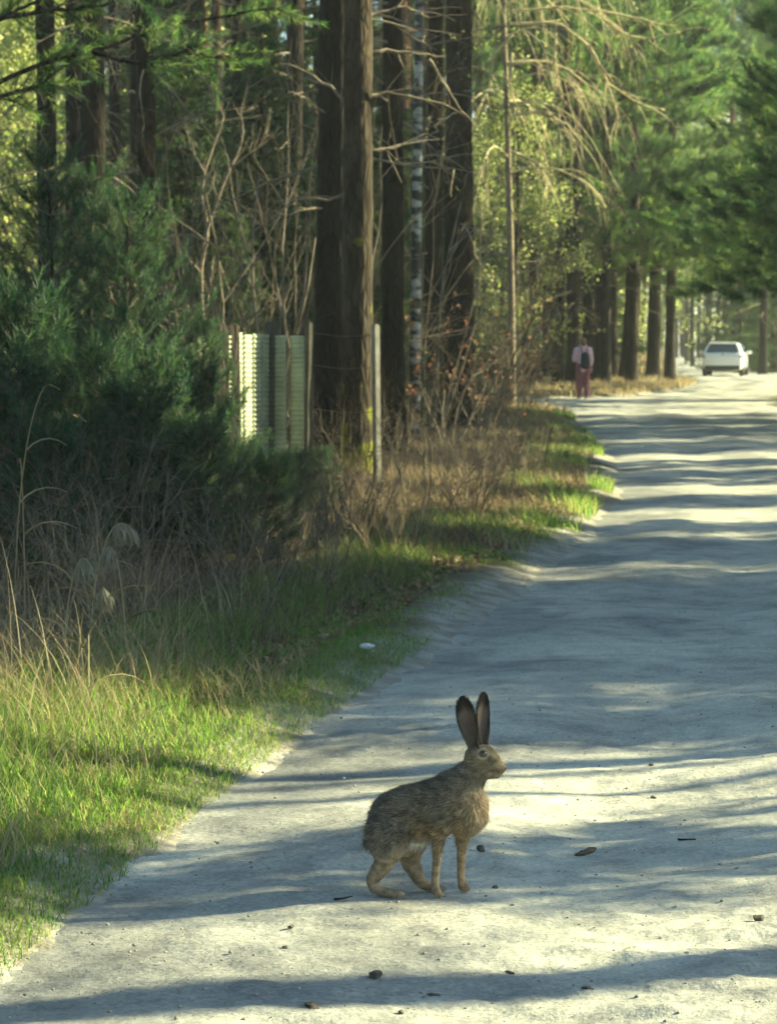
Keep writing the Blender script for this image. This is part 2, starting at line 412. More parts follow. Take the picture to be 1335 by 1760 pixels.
# ------------------------------------------------------------------ setting: ground and road
def grid_mesh(name, X, Y, Z):
    n, k = X.shape
    V = np.stack([X, Y, Z], -1).reshape(-1, 3)
    i = (np.arange(n - 1)[:, None] * k + np.arange(k - 1)[None])
    Q = np.stack([i, i + 1, i + k + 1, i + k], -1).reshape(-1, 4)
    return np_mesh(name, V, None, Q, smooth=True)
ys = [-30., 2.0]
while ys[-1] < 75: ys.append(ys[-1] + .09 + .003 * max(0, ys[-1] - 5))
while ys[-1] < 1500: ys.append(ys[-1] * 1.04)
ys = np.array(ys)
us = np.sign(np.linspace(-1, 1, 241)) * np.abs(np.linspace(-1, 1, 241)) ** 3
xs0 = us * 900
Yg, Ug = np.meshgrid(ys, us, indexing='ij')
Xg = XL(Yg) + Ug * 700 + 8 * Ug / (np.abs(Ug) + .05) * .6
gm = grid_mesh('ground', Xg, Yg, land_h(Xg, Yg))
eg = np.maximum(XL(Yg) - Xg, Xg - XR(Yg))
sand = np.clip(.8 - eg / .35 + 1.4 * fbm(Xg * 2.5, Yg * 1.8, 44, 3), 0, 1)      # road sand carried onto the verge
sand = np.maximum(sand, np.clip((Yg - 120) / 30, 0, 1) * .6)
at_ = gm.attributes.new('sand', 'FLOAT', 'POINT'); at_.data.foreach_set('value', sand.ravel().astype(np.float32))
tag(link('ground', gm, M['ground']), kind='structure')

ys = [2.5]
while ys[-1] < 330: ys.append(ys[-1] + max(.011 * (ys[-1] / 6.6) ** 2, .02))
ys = np.array(ys); ts = np.linspace(0, 1, 250)
Yr, Tr = np.meshgrid(ys, ts, indexing='ij')
le = XL(Yr) - .05; re = XR(Yr) + .05
Xr = le + (re - le) * Tr
edge = np.minimum(Xr - le, re - Xr)
Zr = road_h(Xr, Yr) - .035 * np.clip(1 - edge / .9, 0, 1) + .012 * fbm(Xr * 1.6, Yr * 1.6, 77, 4) * np.clip(1 - edge / .8, 0, 1)
rm = grid_mesh('road', Xr, Yr, Zr)
lat = Xr - XL(Yr) + .25 * fbm(Yr * .25, Yr * 0 + 5, 120, 2)
grit = .25 + .55 * np.exp(-((lat - 2.3) / .38) ** 2) + .5 * np.exp(-((lat - .25) / .35) ** 2) + .4 * np.exp(-((lat - 4.4) / .5) ** 2) - .35 * np.exp(-((lat - 1.5) / .35) ** 2) - .35 * np.exp(-((lat - 3.1) / .35) ** 2)
grit = np.clip(grit + 1.5 * fbm(Xr * 1.3, Yr * 1.0, 140, 4), 0, 1)                # loose dark grit between and beside the wheel tracks
ga = rm.attributes.new('grit', 'FLOAT', 'POINT'); ga.data.foreach_set('value', grit.ravel().astype(np.float32))
tag(link('road', rm, M['road']), kind='structure')

# ------------------------------------------------------------------ templates for foliage
def needle_tuft(n, L, w, cone0, cone1, axis=.06, seed=0):
    r = np.random.default_rng(seed); V = []; Fc = []
    for k in range(n):
        a = r.random() * 2 * math.pi; th = R(cone0 + (cone1 - cone0) * r.random()); l = L * (.75 + .5 * r.random())
        d = np.array((math.sin(th) * math.cos(a), math.sin(th) * math.sin(a), math.cos(th)))
        s = np.cross(d, (0, 0, 1.)); s /= np.linalg.norm(s) + 1e-6
        b = np.array((0, 0, axis * r.random()))
        V += [b - s * w / 2, b + s * w / 2, b + d * l]; Fc.append((3 * k, 3 * k + 1, 3 * k + 2))
    return np.array(V), np.array(Fc)
T_fine = needle_tuft(16, .060, .0050, 15, 75, .09, 1)
T_mid = needle_tuft(12, .13, .015, 15, 75, .12, 2)
T_far = needle_tuft(9, .22, .034, 10, 85, .2, 3)
T_spruce = needle_tuft(18, .030, .0060, 40, 80, .14, 4)
T_sfar = needle_tuft(10, .10, .022, 15, 75, .2, 5)
def leaf_t(l, w, bend=.25):
    return np.array([(0, 0, 0), (w / 2, bend * l * .2, l * .5), (0, 0, l), (-w / 2, bend * l * .2, l * .5)]), np.array([(0, 1, 2, 3)])
T_leaf = leaf_t(.05, .03); T_leafbig = leaf_t(.07, .045); T_leafoak = leaf_t(.065, .04, .9); T_lit = leaf_t(.036, .024, .7)

def unit(v): v = np.asarray(v, float); return v / (np.linalg.norm(v) + 1e-9)
def bent(p, d, L, n, curve=(0, 0, 0), jit=.1):
    P = [np.asarray(p, float)]; d = unit(d); c = np.asarray(curve, float)
    for k in range(n):
        d = unit(d + c / n + (rng.random(3) - .5) * jit); P.append(P[-1] + d * L / n)
    return np.array(P)

def trunk_mesh(h, r, sides=14, flare=1.35, bend=.12, top=.25, n=36, seed=0):
    rg = np.random.default_rng(seed)
    z = h * (np.linspace(0, 1, n) ** 1.25)
    ph = rg.random(4) * 6
    x = bend * np.sin(z / h * 3.1 + ph[0]) - bend * math.sin(ph[0]); y = bend * np.sin(z / h * 2.3 + ph[1]) - bend * math.sin(ph[1])
    rad = r * ((1 - z / h) ** .7 * (1 - top) + top) * (1 + (flare - 1) * np.exp(-z / (r * 2.2)))
    P = np.stack([x, y, z - .15], -1)
    m = MB(); m.tube(P, rad, sides, wob=.16); return m, P, rad

def axis_at(P, z):
    return np.array([np.interp(z, P[:, 2], P[:, 0]), np.interp(z, P[:, 2], P[:, 1]), z])

def tall_pine(name, h=19, r=.17, z_crown=.55, ndead=16, seed=1, bark='bark', tuft=T_far, dead_z=(1.8, 9), crown=True, nb=26, deadlen=(.5, 2.0)):
    root = empty(name)
    m, P, rad = trunk_mesh(h, r, seed=seed)
    tr = m.build('trunk', M[bark], root, smooth=True)
    b = MB()
    for k in range(ndead):
        z = random.uniform(*dead_z); a = random.random() * 6.283; L = random.uniform(*deadlen)
        d = (math.cos(a), math.sin(a), random.uniform(-.25, .35))
        Q = bent(axis_at(P, z), d, L, 6, (0, 0, random.uniform(-.9, .3)), .3)
        b.tube(Q, np.linspace(.020, .005, 7), 4)
        for j in range(random.randint(1, 5)):
            i = random.randint(2, 6)
            b.tube(bent(Q[i], unit(Q[i] - Q[i - 1]) + (rng.random(3) - .5) * 1.4, L * random.uniform(.15, .45), 4, (0, 0, -.4), .35), np.linspace(.008, .002, 5), 3)
    if b.n: b.build('dead_branches', M['dead'], root)['kind'] = 'stuff'
    if crown:
        f = MB(); lb = MB(); pos = []; dr = []
        for k in range(nb):
            t = (k + random.random()) / nb; z = h * (z_crown + (1 - z_crown) * t)
            L = (1 - t) ** .6 * h * .15 + .5; a = random.random() * 6.283
            Q = bent(axis_at(P, min(z, h * .99)), (math.cos(a), math.sin(a), .15 + .7 * t), L, 6, (0, 0, .5), .3)
            lb.tube(Q, np.linspace(.05, .012, 7), 4)
            for j in range(9):
                i = random.randint(2, 6); q = bent(Q[i], unit(Q[i] - Q[i - 1]) + (rng.random(3) - .5) * 1.6, L * random.uniform(.2, .45), 4, (0, 0, .5), .4)
                for e in range(1, 5):
                    for w in range(4): pos.append(q[e] + (rng.random(3) - .5) * .25); dr.append(unit(q[e] - q[e - 1]) + (rng.random(3) - .5) + (0, 0, .3))
        lb.build('branches', M['darkbark'], root)['kind'] = 'stuff'
        f.scat(tuft, pos, frames(dr), .8 + .5 * rng.random(len(pos))); f.build('crown', M['needle'], root)
    return root

def young_pine(name, h=3.2, L0=1.1, tuft=T_fine, seed=0, dens=1.0, zmin=.06, droop=.3, mat='needleblue'):
    root = empty(name)
    m, P, rad = trunk_mesh(h, .022 * h ** .8, 8, 1.2, .05, .12, 18, seed); lb = MB(); pos = []; dr = []
    z = h * zmin
    while z < h * .97:
        t = z / h; L = L0 * (1 - t) ** .75 * random.uniform(.75, 1.15) + .1
        a0 = random.random() * 6.283; nb = 5 if t > .3 else 6
        for k in range(nb):
            a = a0 + k * 6.283 / nb + random.uniform(-.3, .3)
            Q = bent(axis_at(P, z), (math.cos(a), math.sin(a), .1 + .7 * t), L * random.uniform(.7, 1.1), 7, (0, 0, droop), .18)
            lb.tube(Q, np.linspace(.011, .003, 8), 4)
            ns = int((3 + 9 * L) * dens)
            for j in range(ns):
                i = random.randint(2, 7); d0 = unit(Q[i] - Q[i - 1]); sd = unit(np.cross(d0, (0, 0, 1.))) * random.choice((-1, 1))
                q = bent(Q[i], d0 + sd * random.uniform(.3, 1.1) + (0, 0, .15), random.uniform(.10, .30) * (.5 + L * .5), 3, (0, 0, .5), .3)
                lb.tube(q, (.004, .003, .003, .002), 3, cap=False)
                for e in range(1, 4): pos.append(q[e]); dr.append(unit(q[e] - q[e - 1]) + (rng.random(3) - .5) * .3)
            for e in range(2, 8): pos.append(Q[e]); dr.append(Q[e] - Q[e - 1])
        z += random.uniform(.16, .30) * (h / 3.2) ** .6
    pos.append(P[-1]); dr.append((0, 0, 1))
    m.build('trunk', M['darkbark'], root, smooth=True); lb.build('branches', M['twig'], root)['kind'] = 'stuff'
    f = MB(); f.scat(tuft, pos, frames(dr), .8 + .5 * rng.random(len(pos))); f.build('crown', M[mat], root)
    return root

def spruce(name, h=8, L0=1.7, seed=0, tuft=T_sfar, nper=9, step=.32, mat='needle2', zmin=.03):
    root = empty(name)
    m, P, rad = trunk_mesh(h, .016 * h, 9, 1.3, .05, .1, 20, seed); pos = []; dr = []; lb = MB(); z = h * zmin
    while z < h * .98:
        t = z / h; L = L0 * (1 - t) ** .85 * random.uniform(.8, 1.15) + .12; a0 = random.random() * 6.283
        for k in range(nper):
            a = a0 + k * 6.283 / nper + random.uniform(-.25, .25)
            Q = bent(axis_at(P, z), (math.cos(a), math.sin(a), -.15 + .5 * t), L * random.uniform(.7, 1.1), 6, (0, 0, .15), .15)
            lb.tube(Q, np.linspace(.014, .003, 7), 3, cap=False)
            d0 = unit(Q[-1] - Q[0]); sd = unit(np.cross(d0, (0, 0, 1.)))
            for j in range(int(5 + 11 * L)):
                s_ = random.random() ** .8; p = Q[0] + (Q[-1] - Q[0]) * s_ + sd * random.uniform(-1, 1) * L * .33 * (1.1 - s_)
                p[2] += random.uniform(-.14, .03); pos.append(p); dr.append(d0 + sd * random.uniform(-1, 1) + (0, 0, -.25))
        z += step * random.uniform(.8, 1.2)
    m.build('trunk', M['darkbark'], root, smooth=True); lb.build('branches', M['darkbark'], root)['kind'] = 'stuff'
    f = MB(); f.scat(tuft, pos, frames(dr), .8 + .6 * rng.random(len(pos))); f.build('crown', M[mat], root)
    return root

def grow(mb, p, d, L, r, depth, tips, droop=0., nch=(2, 4), spread=.9, k=4, jit=.35):
    n = 5; Q = bent(p, d, L, n, (0, 0, droop), jit)
    mb.tube(Q, np.linspace(r, r * .45, n + 1), k if depth > 1 else 3, cap=False)
    if depth <= 0:
        for e in range(2, n + 1): tips.append((Q[e], Q[e] - Q[e - 1]))
        return
    for c in range(random.randint(*nch)):
        i = random.randint(2, n); dd = unit(Q[i] - Q[i - 1]) + (rng.random(3) - .5) * 2 * spread
        grow(mb, Q[i], dd, L * random.uniform(.45, .75), r * .5 * (1.1 - .08 * i), depth - 1, tips, droop, nch, spread, k, jit)

def bush(name, h=2.5, stems=6, depth=3, leaves=0, leaf=T_leaf, leafmat='leaf', twig='twig', spread=.7, droop=.15, lean=(0, 0), r=.014, per=3, crown_name='crown', nch=(2, 4)):
    root = empty(name); mb = MB(); tips = []
    for s_ in range(stems):
        a = random.random() * 6.283; o = random.random() * .12
        grow(mb, (math.cos(a) * o, math.sin(a) * o, -.05), (math.cos(a) * .45 + lean[0], math.sin(a) * .45 + lean[1], 1), h * random.uniform(.4, .6), r * random.uniform(.7, 1.2), depth, tips, droop, spread=spread, nch=nch)
    mb.build('branches', M[twig], root, smooth=True)['kind'] = 'stuff'
    if leaves:
        pos = []; dr = []
        for (p, d) in tips:
            for j in range(per):
                if random.random() < leaves: pos.append(p + (rng.random(3) - .5) * .06); dr.append(unit(d) + (rng.random(3) - .5) * 2)
        f = MB(); f.scat(leaf, pos, frames(dr), .6 + .8 * rng.random(len(pos))); f.build(crown_name, M[leafmat], root)
    return root

def leafy_tree(name, h=12, r=.12, seed=0, dens=.9, z0=.25, leafmat='leaf', per=5, nbr=34):
    root = empty(name); m, P, rad = trunk_mesh(h, r, 10, 1.3, .25, .15, 30, seed); m.build('trunk', M['darkbark'], root, smooth=True)
    b = MB(); tips = []
    for k in range(nbr):
        t = (k + random.random()) / nbr; z = h * (z0 + (.97 - z0) * t); a = random.random() * 6.283
        grow(b, axis_at(P, z), (math.cos(a), math.sin(a), .25 + .5 * t), h * .17 * (1.15 - t * .8), .03 * (1.2 - t), 2, tips, -.15, (3, 5), .8)
    b.build('branches', M['twig'], root)['kind'] = 'stuff'
    pos = [p + (rng.random(3) - .5) * .5 for p, d in tips for j in range(per) if random.random() < dens]
    f = MB(); f.scat(T_leafbig, pos, frames(rng.random((len(pos), 3)) - .5), 1.0 + 1.2 * rng.random(len(pos))); f.build('crown', M[leafmat], root)
    return root

def put(root, px, d, sc=1, label=None, cat=None, group=None, rz=None, lean=(0, 0), copy=True, dz=0):
    x = X_at(px, d); loc = (x, d, lh(x, d) - .02 + dz)
    if rz is None: rz = random.random() * 6.283
    if copy: return dup(root, loc, rz, sc, label, cat, group, lean)
    root.location = loc; root.rotation_euler = (lean[0], lean[1], rz); root.scale = (sc,) * 3 if np.isscalar(sc) else sc
    return tag(root, label, cat, group)

# ------------------------------------------------------------------ tall pines with a place of their own in the photograph
PINES = [tall_pine('pine_tree', 19, .20, .55, 20, 1), tall_pine('pine_tree', 21, .20, .6, 24, 2), tall_pine('pine_tree', 18, .20, .5, 14, 3), tall_pine('pine_tree', 20, .20, .58, 30, 4, dead_z=(2.5, 12), deadlen=(.8, 2.6))]
for p, (px, d) in zip(PINES, ((498, 43), (742, 47), (378, 60), (330, 49))):
    put(p, px, d, (.8, .8, 1), copy=False)
tag(PINES[0], 'slim dark pine trunk just left of and behind the thickest trunk pair', 'pine tree')
tag(PINES[1], 'dark pine trunk between the pale birch and the broad dark pine', 'pine tree')
tag(PINES[2], 'pine between the bare sapling and the thick trunks, far behind the fence', 'pine tree')
tag(PINES[3], 'pine with many bare dead branches behind the young pines and fence', 'pine tree')
def pine(i, px, d, dia, label, lean=0.0, group=None, rz=0, mat=None):
    s = dia / .40
    o = put(PINES[i], px, d, (s, s, 1), label, 'pine tree', group, rz=rz, lean=(0, lean))
    return o
pine(0, 90, 34, .27, 'leftmost dark pine trunk of the row rising behind the young pines', .0)
pine(2, 125, 38, .25, 'thin grey pine trunk squeezed between two thicker ones above the young pines', .0)
pine(1, 167, 33, .31, 'orange-barked pine trunk, thickest of the row above the young pines', .0)
pine(3, 232, 40, .19, 'slender orange pine trunk just beside a darker one above the young pines', .0)
pine(0, 262, 32, .24, 'pine trunk with reddish bark reaching low behind the young pines', -.002, rz=1)
pine(1, 572, 31.5, .46, 'thick brown pine trunk standing left of the sunlit mossy pine', -.002, rz=2)
pine(2, 676, 35, .30, 'blackish pine trunk rooted beside the sunlit fence post', .0, rz=2)
pine(1, 790, 46, .52, 'broad dark pine trunk behind the shrub with brown leaves', .006, rz=4)
pine(0, 921, 84, .36, 'slim dark pine beside the sunlit leaning shrubs near the walker', .004)
pine(3, 958, 92, .34, 'pine trunk left of the dark clump behind the walker', .0, rz=1)
for px, d, dia in ((985, 96, .55), (1008, 100, .6), (1032, 98, .55), (1052, 103, .5)):
    pine(random.randint(0, 2), px, d, dia, 'one of the dark pine trunks clumped right behind the walker', random.uniform(-.005, .01), 'dark pine trunks clumped behind the walker', rz=random.random() * 6)
pine(2, 1078, 100, .60, 'stout dark pine leaning toward the road, right of the clump', .032)
pine(1, 1121, 104, .52, 'pine leaning over the road edge, last big trunk before the white car', .030)
pine(0, 1152, 116, .26, 'thin straight pine trunk between the leaning pine and the white car', .004)
# the mossy pine with its own sunlit branches
mp = empty('pine_tree', (X_at(614, 29), 29, lh(X_at(614, 29), 29)))
tag(mp, 'pine with sunlit right edge, mossy foot and long bare side branches', 'pine tree')
m, Pm, _ = trunk_mesh(19, .165, 18, 1.5, .04, .3, 60, 5)
m.build('trunk', M['mossbark'], mp, smooth=True)
b = MB()
o0 = np.array(mp.location)
for pts in (((620, 95), (665, 85), (720, 92), (765, 98)), ((622, 165), (665, 158), (720, 168), (780, 186)), ((735, 100), (760, 140), (790, 190)),
            ((620, 262), (660, 258), (700, 246), (752, 240)), ((605, 190), (570, 150), (520, 120), (480, 108)), ((600, 330), (560, 345), (505, 335)), ((628, 30), (690, 10), (740, 30))):
    P0 = np.array([np.array(at(x, y, 29 + .12 * i)) - o0 for i, (x, y) in enumerate(pts)])
    tt = np.linspace(0, len(pts) - 1, 10); Q = np.stack([np.interp(tt, range(len(pts)), P0[:, k]) for k in range(3)], -1) + (rng.random((10, 3)) - .5) * .03
    b.tube(Q, np.linspace(.022, .007, 10), 5)
    for j in range(5):
        i = random.randint(3, 9); b.tube(bent(Q[i], unit(Q[i] - Q[i - 1]) + (rng.random(3) - .5) * 1.6, random.uniform(.15, .5), 4, (0, 0, -.3), .3), np.linspace(.007, .002, 5), 3)
b.build('dead_branches', M['dead'], mp)['kind'] = 'stuff'
lb = MB(); pos = []; dr = []
for k in range(22):
    a = random.random() * 6.28; z = random.uniform(11, 18.5); Q = bent((0, 0, z), (math.cos(a), math.sin(a), .3), (20 - z) * .28, 6, (0, 0, .4), .3); lb.tube(Q, np.linspace(.05, .01, 7), 4)
    for j in range(70): i = random.randint(2, 6); pos.append(Q[i] + (rng.random(3) - .5) * .8); dr.append((rng.random(3) - .5) + (0, 0, .3))
lb.build('branches', M['darkbark'], mp)['kind'] = 'stuff'; f = MB(); f.scat(T_far, pos, frames(dr), .8 + .5 * rng.random(len(pos))); f.build('crown', M['needle'], mp)
# the birch
bi = empty('birch_tree', (X_at(712, 40), 40, lh(X_at(712, 40), 40)))
tag(bi, 'thin birch with flaking white and black bark between dark pines', 'birch tree')
m, Pb, _ = trunk_mesh(15, .085, 10, 1.2, .06, .2, 40, 9); m.build('trunk', M['birch'], bi, smooth=True)
b = MB(); tips = []
for k in range(16):
    z = random.uniform(4, 14); a = random.random() * 6.28
    grow(b, axis_at(Pb, z), (math.cos(a), math.sin(a), .5), 1.3, .016, 2, tips, -.5)
b.build('branches', M['twig'], bi)['kind'] = 'stuff'
f = MB(); ps = [p + (rng.random(3) - .5) * .05 for p, d in tips if random.random() < .5]; f.scat(T_leaf, ps, frames(rng.random((len(ps), 3)) - .5), .8); f.build('crown', M['leaf'], bi)

# ------------------------------------------------------------------ forest behind, left of the road
def zl(what, px, d):
    z = 'left of the trunk row' if px < 75 else 'behind the trunk row and young pines' if px < 330 else 'behind the strip fence' if px < 540 else 'behind the mossy pine and the birch' if px < 800 else 'behind the sunlit shrubs near the walker' if px < 960 else 'behind the dark trunk clump by the walker' if px < 1070 else 'by the leaning pines near the white car'
    return what + (' ' if d < 62 else ' farther back ' if d < 95 else ' deep in the forest ') + z
LAB_P = 'slim pine standing deep in the dark forest left of the road'
k = 0
while k < 90:
    d = random.uniform(46, 128); px = random.uniform(-60, 1150)
    x = X_at(px, d)
    if x > XL(d) - 2.5 or (d < 58 and 560 < px < 900) or (px > 820 and d < 80) : continue
    if px > 1040 and random.random() < .6: continue
    if px < 75 and d < 76: continue
    if 58.5 < d - x * .23 < 68 and x > -8.5: continue
    s = random.uniform(.45, .95)
    zone = 'behind the young pines' if px < 330 else 'behind the strip fence' if px < 540 else 'behind the mossy pine and the birch' if px < 800 else 'behind the sunlit shrubs near the walker'
    lab = ('thin ' if s < .62 else 'mid-sized ' if s < .8 else 'stout ') + 'pine ' + ('standing in the forest ' if d < 85 else 'far back in the forest ') + zone
    put(random.choice(PINES), px, d, (s, s, random.uniform(.85, 1.1)), lab, 'pine tree', lab.replace('pine ', 'pines ', 1), lean=(0, random.uniform(-.02, .02))); k += 1
# leafy undergrowth, lit from behind
LB = [bush('leafy_bush', 4.5, 6, 3, .9, T_leafbig, 'leaf', 'twig', .8, .1, per=4), bush('leafy_bush', 3.2, 8, 3, .9, T_leafbig, 'leaf', 'twig', .8, .05, per=4), bush('leafy_bush', 6, 4, 3, .85, T_leafbig, 'leaf', 'twig', .7, .2, per=5, r=.03)]
GB = 'leafy bushes glowing between the trunks'
LABB = 'yellow-green leafy bush glowing in sun between the far trunks'
for p, (px, d) in zip(LB, ((22, 62.5), (850, 76), (920, 118))): lab = zl('sunlit leafy bush', px, d); put(p, px, d, 1.2, lab, 'bush', lab, copy=False)
for px, d, s in [(40, 63.5, 1.3), (-10, 61, 1.6), (5, 66, 1.9), (8, 55, 1.9), (34, 57, 2.0), (54, 58.5, 1.9), (22, 60, 2.2), (46, 62, 2.0), (60, 67, 1.5), (870, 80, 1.0), (880, 112, 1.4), (842, 92, 1.6), (945, 112, 1.4), (870, 112, 1.8), (1060, 118, 1.2), (1145, 132, 1.3), (1090, 128, 1.3), (1040, 124, 1.5), (980, 122, 1.6),
                 (900, 125, 2.0), (300, 84, 1.2), (450, 90, 1.3), (630, 96, 1.2), (760, 92, 1.2), (820, 104, 1.7), (200, 92, 1.3), (560, 104, 1.4), (400, 112, 1.4), (120, 100, 1.5), (690, 115, 1.5)]:
    lab = zl('sunlit leafy bush', px, d); put(random.choice(LB), px, d, s, lab, 'bush', lab)
# young spruces making the dark understorey
SP = [spruce('young_spruce', 5.5, 1.5, 1), spruce('young_spruce', 7.5, 1.7, 2)]
LABS = 'dark young spruce in the shade between the forest trunks'
for p, (px, d) in zip(SP, ((470, 57), (590, 70))): lab = zl('dark young spruce', px, d); put(p, px, d, 1, lab, 'spruce', lab, copy=False)
for px, d, s in [(310, 38.5, .8), (452, 40, .8), (520, 39, .72), (395, 38, .6), (650, 41, .6), (300, 46, .95), (415, 44, .9), (500, 47, 1.0), (665, 50, .95), (352, 41, .75), (555, 50, 1.1), (735, 54, .9), (455, 52, 1.1), (240, 50, 1.0), (330, 58, .9), (410, 70, 1.1), (520, 76, 1.2), (680, 72, 1.1), (740, 58, .7), (250, 70, 1.0), (640, 58, .7), (150, 74, .9), (1008, 108, 1.0), (1035, 110, 1.1), (985, 106, .9), (800, 80, 1.0), (560, 88, 1.3), (380, 90, 1.3), (450, 82, 1.5), (620, 84, 1.4), (300, 80, 1.4), (220, 88, 1.4), (710, 90, 1.4), (500, 98, 1.6), (660, 100, 1.6), (780, 100, 1.5), (350, 104, 1.6), (580, 112, 1.7), (430, 120, 1.7), (250, 108, 1.6), (150, 112, 1.6), (740, 116, 1.7)]:
    lab = zl('dark young spruce', px, d); put(random.choice(SP), px, d, s, lab, 'spruce', lab)
# bare brushwood
BR = [bush('bare_shrub', 3.0, 7, 3, 0, twig='twig', spread=.8), bush('bare_shrub', 2.2, 9, 3, 0, twig='twigtan', spread=.9, droop=-.1), bush('bare_shrub', 4.0, 5, 4, 0, twig='twig', spread=.7, nch=(2, 3))]
LABR = 'leafless brown shrub tangled among the trunks behind the fence'
GR = 'leafless shrubs among the trunks'
for p, (px, d) in zip(BR, ((330, 36), (440, 38), (370, 31))): lab = zl('leafless brown shrub', px, d); put(p, px, d, 1, lab, 'shrub', lab, copy=False)
for px, d, s in [(300, 35, 1.7), (385, 34, 1.5), (470, 34.5, 1.7), (545, 38, 1.8), (655, 42, 1.7), (735, 44, 1.8), (205, 36, 1.6), (840, 52, 1.7), (480, 35, 1), (300, 42, 1.2), (540, 40, 1.1), (640, 44, 1), (740, 52, 1.1), (860, 60, 1.2), (430, 46, 1.3), (200, 44, 1.2), (590, 50, 1.2), (500, 54, 1.4), (380, 55, 1.4), (690, 56, 1.3), (660, 40, .8), (710, 42, .8), (750, 40, .7), (830, 44, .8), (850, 50, .8), (560, 36, .8), (505, 32, .7), (400, 33, .8), (450, 31, .7)]:
    lab = zl('leafless brown shrub', px, d); put(random.choice(BR), px, d, s, lab, 'shrub', lab)
# sunlit leaning shrubs before the walker
LABL = 'bare arching shrub catching yellow sunlight left of the walker'
for px, d, s, i in [(860, 62, 1.0, 1), (890, 66, 1.1, 2), (845, 56, .9, 1), (905, 72, 1.0, 1), (870, 70, 1.3, 2), (830, 66, 1.3, 2)]:
    put(BR[i], px, d, s, LABL, 'shrub', 'sunlit arching shrubs near the walker')
# bare tree with hanging sunlit branches
bt = empty('bare_tree', (X_at(880, 62.5), 62.5, lh(X_at(880, 62.5), 62.5)))
tag(bt, 'pale leafless tree with long hanging sunlit branches above the road edge', 'tree')
m, Pb, _ = trunk_mesh(14, .09, 10, 1.3, .15, .2, 40, 12); m.build('trunk', M['dead'], bt, smooth=True)
b = MB(); tips = []
for k in range(26):
    z = random.uniform(5, 12.5); a = random.uniform(-2.2, 1.2)
    grow(b, axis_at(Pb, z), (math.cos(a), math.sin(a), .5), random.uniform(1.5, 2.6), .028, 2, tips, -1.2, (3, 5), .6, jit=.3)
so = np.array(bt.location)
for pts in (((880, 20), (960, 12), (1020, 18), (1075, 60), (1110, 66), (1170, 54)), ((880, 40), (960, 40), (1012, 78), (1040, 140), (1090, 175), (1142, 190)), ((1012, 78), (1040, 132), (1060, 196)), ((955, 40), (952, 110), (956, 160), (1002, 168)), ((880, 90), (876, 150), (897, 212)), ((1020, 18), (1090, 30), (1140, 42)), ((880, 60), (850, 90), (840, 150), (822, 190)), ((880, 110), (920, 105), (945, 130)), ((880, 200), (930, 190), (975, 215), (1010, 260)), ((880, 260), (925, 280), (950, 330))):
    P0 = np.array([np.array(at(x, y, 62.5 + .1 * i)) - so for i, (x, y) in enumerate(pts)]); tt = np.linspace(0, len(pts) - 1, len(pts) * 4)
    Q = np.stack([np.interp(tt, range(len(pts)), P0[:, k]) for k in range(3)], -1) + (rng.random((len(tt), 3)) - .5) * .03
    b.tube(Q, np.linspace(.040, .014, len(tt)), 6)
    for j in range(9):
        i = random.randint(3, len(tt) - 1); b.tube(bent(Q[i], unit(Q[i] - Q[i - 1]) + (rng.random(3) - .5) * 1.4, random.uniform(.4, 1.1), 5, (0, 0, -.5), .35), np.linspace(.014, .004, 6), 3)
b.build('branches', solid('sunlit dead wood', (.55, .47, .28), .9, .1, var=.3, vs=8), bt, smooth=True)['kind'] = 'stuff'  # sunlit yellow of the hanging branches put into the base colour
f = MB(); ps = [p + (rng.random(3) - .5) * .1 for p, d in tips if random.random() < .35]; f.scat(T_leaf, ps, frames(rng.random((len(ps), 3)) - .5), 1.2); f.build('crown', M['leaf'], bt)

# slender bare sapling catching the sun
sa = empty('bare_sapling', (X_at(352, 36.8), 36.8, lh(X_at(352, 36.8), 36.8))); tag(sa, 'slender bare sapling with two sunlit forked stems behind the fence', 'sapling')
b = MB(); so = np.array(sa.location)
for pts, r0 in ((((352, 780), (350, 560), (345, 470), (358, 400), (346, 330), (352, 295), (385, 198), (368, 168), (362, 120)), .035), (((346, 430), (375, 340), (396, 288), (412, 258), (418, 228), (414, 192), (425, 150)), .024),
                (((352, 295), (330, 260), (318, 215)), .016), (((396, 288), (440, 255), (462, 232)), .014), (((345, 470), (320, 440), (296, 395)), .018), (((375, 340), (360, 310)), .01)):
    P0 = np.array([np.array(at(x, y, 36.8 + .05 * i)) - so for i, (x, y) in enumerate(pts)]); tt = np.linspace(0, len(pts) - 1, len(pts) * 4)
    Q = np.stack([np.interp(tt, range(len(pts)), P0[:, k]) for k in range(3)], -1) + (rng.random((len(tt), 3)) - .5) * .015
    b.tube(Q, np.linspace(r0, r0 * .3, len(tt)), 6)
    for j in range(7):
        i = random.randint(len(tt) // 3, len(tt) - 1); b.tube(bent(Q[i], unit(Q[i] - Q[i - 1]) + (rng.random(3) - .5) * 1.5, random.uniform(.2, .6), 5, (0, 0, .2), .3), np.linspace(.008, .002, 6), 3)
b.build('branches', M['dead'], sa, smooth=True)['kind'] = 'stuff'
